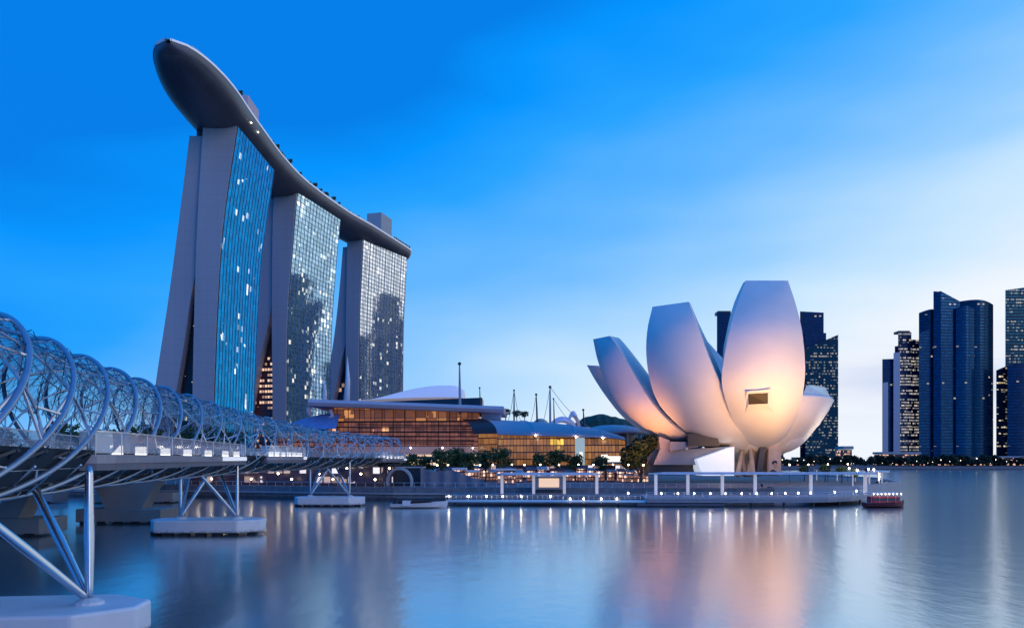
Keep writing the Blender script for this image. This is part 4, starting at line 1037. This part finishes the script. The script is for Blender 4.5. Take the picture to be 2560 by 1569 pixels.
def red_boat():
    p = P(2116, 1210, 168); root = empty('river_boat', 'small red and white river boat beside the end of the boardwalk', 'boat', loc=(76.2, 159.6, 0)); root.rotation_euler.z = R(3); root.scale = (.56, .8, 1.15)
    g, rows = hull_mesh(15, 3.8, .9, .5); g.build('hull', M_darkred, root, smooth='auto')
    MB().grid([[r[0], r[4]] for r in rows]).build('deck', M_conc, root)
    MB().box(-5.5, 4.8, -1.5, 1.5, .8, 2.0).build('cabin', M_red, root, bevel=.1)
    MB().box(-5.3, 4.4, -1.53, 1.53, 1.25, 1.75).build('cabin_windows', facade('boat_windows', (.2,.1,.1), 1.1, .6, .8, (1,.7,.6), 1.4, .2, .1), root)
    MB().box(-6.3, 5.4, -1.8, 1.8, 2.5, 2.68).build('roof', M_white, root, bevel=.05)
    k = MB()
    for x in (-6,-3,0,3,5.2):
        for y in (-1.6, 1.6): k.tube([(x,y,.9),(x,y,2.5)], .05, 5)
    k.build('roof_posts', M_white, root)
    for i in range(8): MB().ball((-5.4+i*1.45, -1.85, 2.45), .1, n=6).build('lantern', M_lampo, root)
M_darkred = mat('dark_red_hull', (.12,.015,.02), .4)
red_boat()
# ---------------------------------------------------------------- trees on the waterfront
GT = 'street trees in front of the shops'
tp = make_tree(at_(1090, 1, 232), 3.9, 5.2, 4.2, M_leaf, 'x', GT, 5, 900, .42)
names = [('street tree in front of the lit shops, beside the end of the footbridge', 985, 226, .85), ('second street tree right of the footbridge end', 1022, 230, .8), ('street tree standing before the grey hoarding', 1062, 226, 1.0),
         ('dense street tree over the pink lit stalls', 1100, 232, 1.05), ('street tree between the pink stalls and the left canopy', 1134, 228, .92), ('rounded street tree behind the left canopy end', 1168, 236, .95), ('street tree nearest the left canopy roof', 1205, 230, 1.05), ('shaded street tree behind the middle of the left canopy', 1300, 240, .9),
         ('shaded street tree before the yellow lit hall', 1340, 242, 1.0), ('low street tree before the green lit stair', 1385, 240, .85), ('small street tree at the right end of the left canopy', 1445, 238, .8)]
for i, (lab, ox, d, s) in enumerate(names):
    o = tp if i == 0 else copy_tree(tp); o.location = at_(ox, 1, d); o.scale = (s, s, s); o.rotation_euler.z = i*1.3; o['label'] = lab
make_tree(at_(1541, 1, 222), 6.4, 12.5, 2.5, M_leafd, 'big dark tree at the left foot of the museum', None, 9, 7500, .55)
for i, (ox, d, s) in enumerate(((1216, 322, .8), (1243, 318, .7), (1262, 322, .65))):
    o = copy_tree(tp); p = P(ox, 1008, d); o.location = (p.x, p.y, p.z-1); o.scale = (s*.9, s*.9, s*.7); o['group'] = 'trees on the hall roof garden'
    o['label'] = ('leftmost roof garden tree above the vaulted hall', 'middle roof garden tree by the first stayed mast', 'rightmost roof garden tree above the vaulted hall')[i]
for i, (ox, d, s) in enumerate(((1935, 240, .5), (1985, 236, .55), (2025, 226, .5), (2055, 216, .42))):
    o = copy_tree(tp); o.location = at_(ox, 1, d); o.scale = (s, s, s); o['group'] = 'small trees on the promontory'
    o['label'] = 'small tree under the right end of the long canopy, %s along from the museum' % ORD[i]
# left bank behind the bridges
for i in range(16):
    x = -290+i*13.5+random.uniform(-3,3); o = copy_tree(tp); y = 232+random.uniform(0,18); s = random.uniform(1.5, 2.1)
    o.location = (x, y, LZ); o.scale = (s, s, s*.9); o.rotation_euler.z = i; o['group'] = 'bank trees behind the footbridge'
    o['label'] = 'tall bank tree seen through the footbridge, %s from the left' % ORD[i]
# sky deck palms
for i in range(30):
    s = 66+i*8.2; q, t = sky_at(s, 15.5+random.uniform(-1.0,1.3)); o = copy_tree(tp); k = random.uniform(.3,.62)
    o.location = (q.x, q.y, SKZ); o.scale = (k,)*3; o['group'] = 'trees on the sky deck'
    o['label'] = 'small roof tree on the sky deck'
M_k1 = facade('kiosk_glass', (.06,.04,.05), .9, 1.1, .8, (1,.7,.5), 1.5, .2, .3, (.05,.035,.04), .4, .1, cluster=.3, lit2=(1,.5,.45), amb=(.6,.28,.2), ambs=.3)
# ---------------------------------------------------------------- stalls, hoardings and people-scale clutter on the promenade
def stall(ox0, ox1, oy0, d, m, nm, label, dep=3):
    a, b = P(ox0, 1160, d), P(ox1, 1160, d); h = P(ox0, oy0, d).z-LZ; root = empty(nm, label, nm.replace('_', ' '), None, (a.x, d, LZ)); w = b.x-a.x
    MB().prism([(0,0),(w,0),(w,dep),(0,dep)], 0, h*.86).build('body', m, root); MB().box(-.3, w+.3, -.5, dep+.3, h*.88, h).build('roof', M_white, root, bevel=.05); return root
stall(1090, 1120, 1124, 205, M_k1, 'market_stall', 'pink lit market stall under the dense street tree')
stall(1124, 1152, 1130, 206, M_k1, 'market_stall', 'second pink lit stall, right of the dense street tree')
stall(1196, 1240, 1126, 215, M_k1, 'market_stall', 'cream lit stall behind the left canopy end')
stall(1500, 1560, 1140, 226, M_k1, 'market_stall', 'row fronted pink stall left of the museum ground floor')
def hoarding():
    a = P(1015, 1160, 198); root = empty('site_hoarding', 'wavy grey hoarding wall below the street trees', 'hoarding', loc=(a.x, 198, LZ)); rows = []
    for i in range(33):
        t = i/32; x = P(lerp(1012, 1165, t), 1160, 198).x-a.x; top = lerp(1122, 1148, t)+5*math.sin(t*9); z = P(1012, top, 198).z-LZ
        rows.append([(x, .35*math.sin(i*.9), 0), (x, .35*math.sin(i*.9), max(.4, z))])
    MB().grid(rows).build('panels', M_hoard, root, smooth=True)
    a2 = MB().box(-14, -.5, 4, 9, 0, 4.6); a2.build('shed', M_dark, root); MB().box(-14.5, 0, 3.5, 9.5, 4.6, 4.9).build('shed_roof', M_conc, root)
M_hoard = mat('hoarding_grey', (.20,.22,.27), .7)
hoarding()
def arch():
    p = P(962, 1160, 192); root = empty('bridge_landing_arch', 'curved concrete landing frame where the footbridge meets the promenade', 'bridge landing', loc=(p.x, p.y, LZ))
    pts = [(3.2*math.cos(R(a)), 0, 3.6*math.sin(R(a))+1.2) for a in range(-25, 206, 11)]
    rows = [[(x, -1.2, z), (x*.86, -1.2, (z-1.2)*.86+1.2), (x*.86, 1.2, (z-1.2)*.86+1.2), (x, 1.2, z)] for x, y, z in pts]
    MB().grid(rows, close=True).build('arch', M_conc, root, smooth='auto')
arch()
# lower promenade arcade seen under the footbridge
def arcade():
    a, b = P(455, 1165, 206), P(940, 1165, 196); root = empty('promenade_arcade', 'plum coloured promenade arcade with small lights seen under the footbridge', 'arcade', loc=(a.x, a.y, LZ)); O = root.location
    MB().prism([(0,0),(b.x-O.x,b.y-O.y),(b.x-O.x,b.y-O.y+12),(0,12)], 0, 5.2).build('shop_fronts', M_arc, root)
    MB().prism([(-1,-2),(b.x-O.x+1,b.y-O.y-2),(b.x-O.x+1,b.y-O.y+12),(-1,12)], 5.2, 5.6).build('roof', M_dark, root)
    for i in range(16):
        t = i/15; MB().ball((lerp(0,b.x-O.x,t), lerp(0,b.y-O.y,t)-2.2, 4.6-(i%3)*1.4), .26, n=6).build('lamp', M_lampo, root)
M_arc = facade('arcade_glass', (.07,.05,.09), 2.2, 2.4, .6, (1,.6,.4), .9, .2, .35, (.06,.045,.075), .4, .1, cluster=.2, lit2=(.85,.85,1))
arcade()
GS = 'market kiosks along the promenade'
M_aw = mat('awning_plum', (.22,.13,.16), .7)
rk = random.Random(12); kx = 1008; kn = 0
while kx < 1545:
    wd = rk.uniform(14, 30); d = rk.uniform(228, 246)
    if 1240 < kx < 1260: kx += 14
    a, b = P(kx, 1160, d), P(kx+wd, 1160, d); w = b.x-a.x; h = rk.uniform(2.8, 4.6)
    r_ = empty('market_kiosk', 'small lit kiosk with %s roof behind the promenade trees, %s from the footbridge end' % (('plum', 'pale')[kn % 2], ORD[kn]), 'kiosk', GS, (a.x, d, LZ))
    MB().prism([(0,0),(w,0),(w,3),(0,3)], 0, h).build('body', M_k1, r_)
    MB().add([(-.3,-1.3,h-.35),(w+.3,-1.3,h-.35),(w+.3,3.2,h+.35),(-.3,3.2,h+.35),(-.3,-1.3,h-.15),(w+.3,-1.3,h-.15),(w+.3,3.2,h+.6),(-.3,3.2,h+.6)], [(0,3,2,1),(4,5,6,7),(0,1,5,4),(1,2,6,5),(2,3,7,6),(3,0,4,7)]).build('awning', (M_aw, M_conc)[kn % 2], r_)
    kx += wd+rk.uniform(1, 12); kn += 1
# street lamps on the promenade
lp = empty('street_lamp', 'x', 'street lamp', 'street lamps on the promenade'); MB().tube([(0,0,0),(0,0,5.2)], .08, 5).build('pole', M_dark, lp); MB().ball((0,0,5.3), .2, n=8).build('lamp_head', M_lampo, lp, smooth=True)
for i, (ox, d) in enumerate(((1052,200),(1078,212),(1155,206),(1186,216),(1232,222),(1262,214),(1300,222),(1345,216),(1392,222),(1428,214),(1475,222),(1512,214),(1548,206),(1900,214),(1945,222),(1992,232),(2040,242))):
    o = lp if i == 0 else copy_tree(lp); o.location = at_(ox, 1, d); o['label'] = 'street lamp on the promenade, %s from the footbridge end' % ORD[i]
# ---------------------------------------------------------------- business district
def office(x0, x1, yl, yr, d, m, label, cat='office tower', dep=None, rot=0, crown=None, base=1120, kind='office_tower', side=.0, midx=None, midy=None, curved=0, strip=None):
    a, b = P(x0, base, d), P(x1, base, d); zl, zr = P(x0, yl, d).z-LZ, P(x1, yr, d).z-LZ; w = b.x-a.x; dep = dep or w*.9
    root = empty(kind, label, cat, 'office towers across the bay', (a.x, d, LZ)); dx = dep*(side or a.x/d)
    if curved:
        n = 10; poly = []; top = []
        for i in range(n+1):
            t = i/n; poly.append((w*t, rot*t-curved*math.sin(math.pi*t))); top.append(lerp(zl, zr, t) + (abs(zl)*.012*math.sin(math.pi*t)))
        poly += [(w+dx, dep), (dx, dep)]; top += [zr, zl]
        MB().prism(poly, 0, top).build('shaft', m, root)
    elif midx is not None:
        c = P(midx, base, d).x-a.x; zm = P(midx, midy, d).z-LZ
        MB().prism([(0, 0), (c, -4), (w, 0), (w+dx, dep), (dx, dep)], 0, [zl, zm, zr, zr, zl]).build('shaft', m, root)
    else:
        MB().prism([(0, 0), (w, rot), (w+dx, dep), (dx, dep)], 0, [zl, zr, zr, zl]).build('shaft', m, root)
    if crown: 
        MB().prism([(w*.08, 1), (w*.92, 1+rot*.9), (w*.92, dep-1), (w*.08, dep-1)], min(zl, zr)-1, min(zl, zr)+crown).build('crown', M_dark, root)
    # podium edge and roof rail for scale
    MB().box(-1.5, w+1.5, -1.5-curved, dep, 0, 9).build('podium', M_pod, root)
    return root, w, dep, zl
M_pod = facade('podium_glass_far', (.03,.04,.06), 3, 3, .5, (1,.75,.45), 1.0, .2, .3, (.015,.02,.03), .3, .2)
def og(name, col, frac, es=1.1, lit=(.95,.95,.85), pw=3.2, ph=3.8, cl=.012, mv=.5, thr=.5, **k): return facade(name, col, pw, ph, frac, lit, es, .12, mv, tuple(c*.7 for c in col), .14, .5, cluster=cl, lit2=(1,.8,.55), rowk=14, thr=thr, sharp=9, ior=1.22, **k)
O1 = og('office_navy', (.010,.05,.13), .02, .6); O2 = og('office_teal', (.005,.065,.13), .05, .5); O3 = og('office_lit', (.02,.04,.09), .8, .6, (.8,.88,1), 2.0, 3.8, thr=.4)
O4 = og('office_blue', (.005,.08,.18), .025, .6); O5 = og('office_teal_dark', (.005,.06,.10), .45, .33, (.7,1,.95), 2.2, 3.9, thr=.42); O6 = og('office_gold', (.02,.05,.10), .5, .9, (1,.8,.45), 2.6, 4)
M_pale = mat('pale_tower_face', (.33,.40,.52), .5, metal=.2)
office(1725, 1762, 750, 752, 1050, O1, 'narrow dark office tower glimpsed between the two tall petals', crown=3)
office(1925, 1982, 748, 751, 1060, O1, 'dark flat topped office tower right behind the tall petal')
office(1936, 1988, 800, 800, 1052, O1, 'stepped dark office block behind the tall petal shoulder', dep=30)
office(1938, 2017, 838, 804, 1040, O5, 'teal office tower with slanting top right of the museum')
office(1655, 1690, 860, 850, 1070, O2, 'teal office tower standing behind the second petal, mirrored in the hotel glass'); office(1792, 1826, 700, 705, 1065, O5, 'lit office tower behind the left half of the tall petal, mirrored in hotel glass'); office(1830, 1885, 690, 690, 1068, O1, 'navy office tower behind the right half of the tall petal, mirrored in hotel glass')
office(1612, 1650, 830, 830, 1075, O3, 'low lit office block behind the second petal, mirrored in the hotel glass')
office(2123, 2160, 863, 862, 1000, O1, 'dark blue office slab leftmost of the right hand skyline group')
r_, w_, d_, z_ = office(2124, 2137, 920, 918, 995, M_pale, 'pale grey strip tower in front of the leftmost navy slab', dep=8)
office(2150, 2166, 848, 846, 996, M_pale, 'pale narrow tower beside the brightly lit office block', dep=20)
office(2153, 2161, 832, 831, 1004, O1, 'thin dark tower top behind the pale narrow tower', dep=10)
office(2161, 2193, 798, 798, 998, O3, 'office block with rows of white lit floors and a framed crown', crown=2)
office(2192, 2213, 816, 816, 1002, O3, 'lower lit office block with dark vertical core', dep=30)
office(2211, 2256, 752, 747, 990, O2, 'blue glass tower with rounded left corner', curved=6, dep=46)
office(2211, 2240, 800, 790, 984, O4, 'stepped blue glass shoulder tower in front of the rounded one', dep=10)
office(2246, 2310, 700, 724, 980, O4, 'sail shaped blue tower with sharply pointed top', dep=44, midx=2260, midy=701)
office(2309, 2390, 724, 732, 985, O2, 'broad curved teal tower with arched top', curved=8, dep=50)
office(2300, 2344, 740, 742, 976, O4, 'front blue wing of the curved teal tower', curved=3, dep=12)
office(2397, 2440, 890, 876, 990, O6, 'low dark tower with gold lit windows between the curved tower and the right edge', curved=3)
office(2419, 2500, 697, 686, 975, O5, 'tall teal tower with lit rows cut by the right edge', dep=60)
office(2424, 2500, 878, 874, 960, O1, 'dark lower block in front of the tall tower at the right edge', curved=3)
office(2422, 2432, 838, 838, 985, O3, 'small lattice topped tower left of the tall edge tower', dep=9)
# low waterfront across the bay
def low(x0, x1, y0, d, m, label, nm='waterfront_building', dep=18):
    a, b = P(x0, 1125, d), P(x1, 1125, d); h = P(x0, y0, d).z-LZ; root = empty(nm, label, 'waterfront building', 'low buildings on the far shore', (a.x, d, LZ)); w = b.x-a.x
    MB().prism([(0,0),(w,0),(w,dep),(0,dep)], 0, h*.82).build('body', m, root); MB().box(-1, w+1, -1.5, dep, h*.84, h).build('roof', M_conc, root)
L1 = facade('far_lit_front', (.08,.05,.05), 3, 3, .85, (1,.7,.4), 1.3, .2, .3, (.03,.02,.03), .4, .1, cluster=.1, lit2=(1,.45,.4))
low(2123, 2212, 1086, 745, L1, 'long low waterfront hall with cream roof and warm lights'); low(1885, 1960, 1106, 735, L1, 'low lit waterfront building right of the museum'); low(2030, 2050, 1072, 760, L1, 'small pale waterfront pavilion beside the gap in the skyline')
low(2225, 2290, 1106, 735, L1, 'low lit building at the foot of the sail shaped tower'); low(2310, 2400, 1108, 732, L1, 'low lit building at the foot of the curved teal tower'); low(2405, 2500, 1096, 728, L1, 'low dark waterfront building at the right edge')
ft = make_tree((0, 0, 0), 7.5, 8.5, 2.0, M_leafd, 'x', 'trees on the far shore', 21, 420, 1.3)
k = 0
for i in range(46):
    ox = 1880+i*13.5+random.uniform(-4,4); d = 712+random.uniform(0,22); p = P(ox, 1100, d); o = ft if i == 0 else copy_tree(ft)
    s = random.uniform(.45, .95); o.location = (p.x, d, LZ); o.scale = (s, s, s); o.rotation_euler.z = i; o['label'] = 'dark tree on the far shore promenade'
fl = empty('far_lamp', 'x', 'street lamp', 'lamps on the far shore'); MB().tube([(0,0,0),(0,0,5)], .15, 4).build('pole', M_dark, fl)
M_farl = emis('far_lamp_glow', (1,.8,.55), 4)
MB().ball((0,0,5.6), .42, n=6).build('lamp_head', M_farl, fl)
for i in range(22):
    ox = 1882+i*26+random.uniform(-13,13); d = 706+random.uniform(0,3); p = P(ox, 1100, d); o = fl if i == 0 else copy_tree(fl)
    q_ = random.uniform(.4, 1.3); o.scale = (q_,)*3
    o.location = (p.x, d, LZ); o['label'] = 'tiny lit lamp on the far shore'
# far bank of the bay: quay wall
tag(MB().box(70, 2500, 697, 700.5, -.5, LZ+.3).build('far_quay_wall', M_quay), 'low dark quay wall of the far shore', 'quay wall')
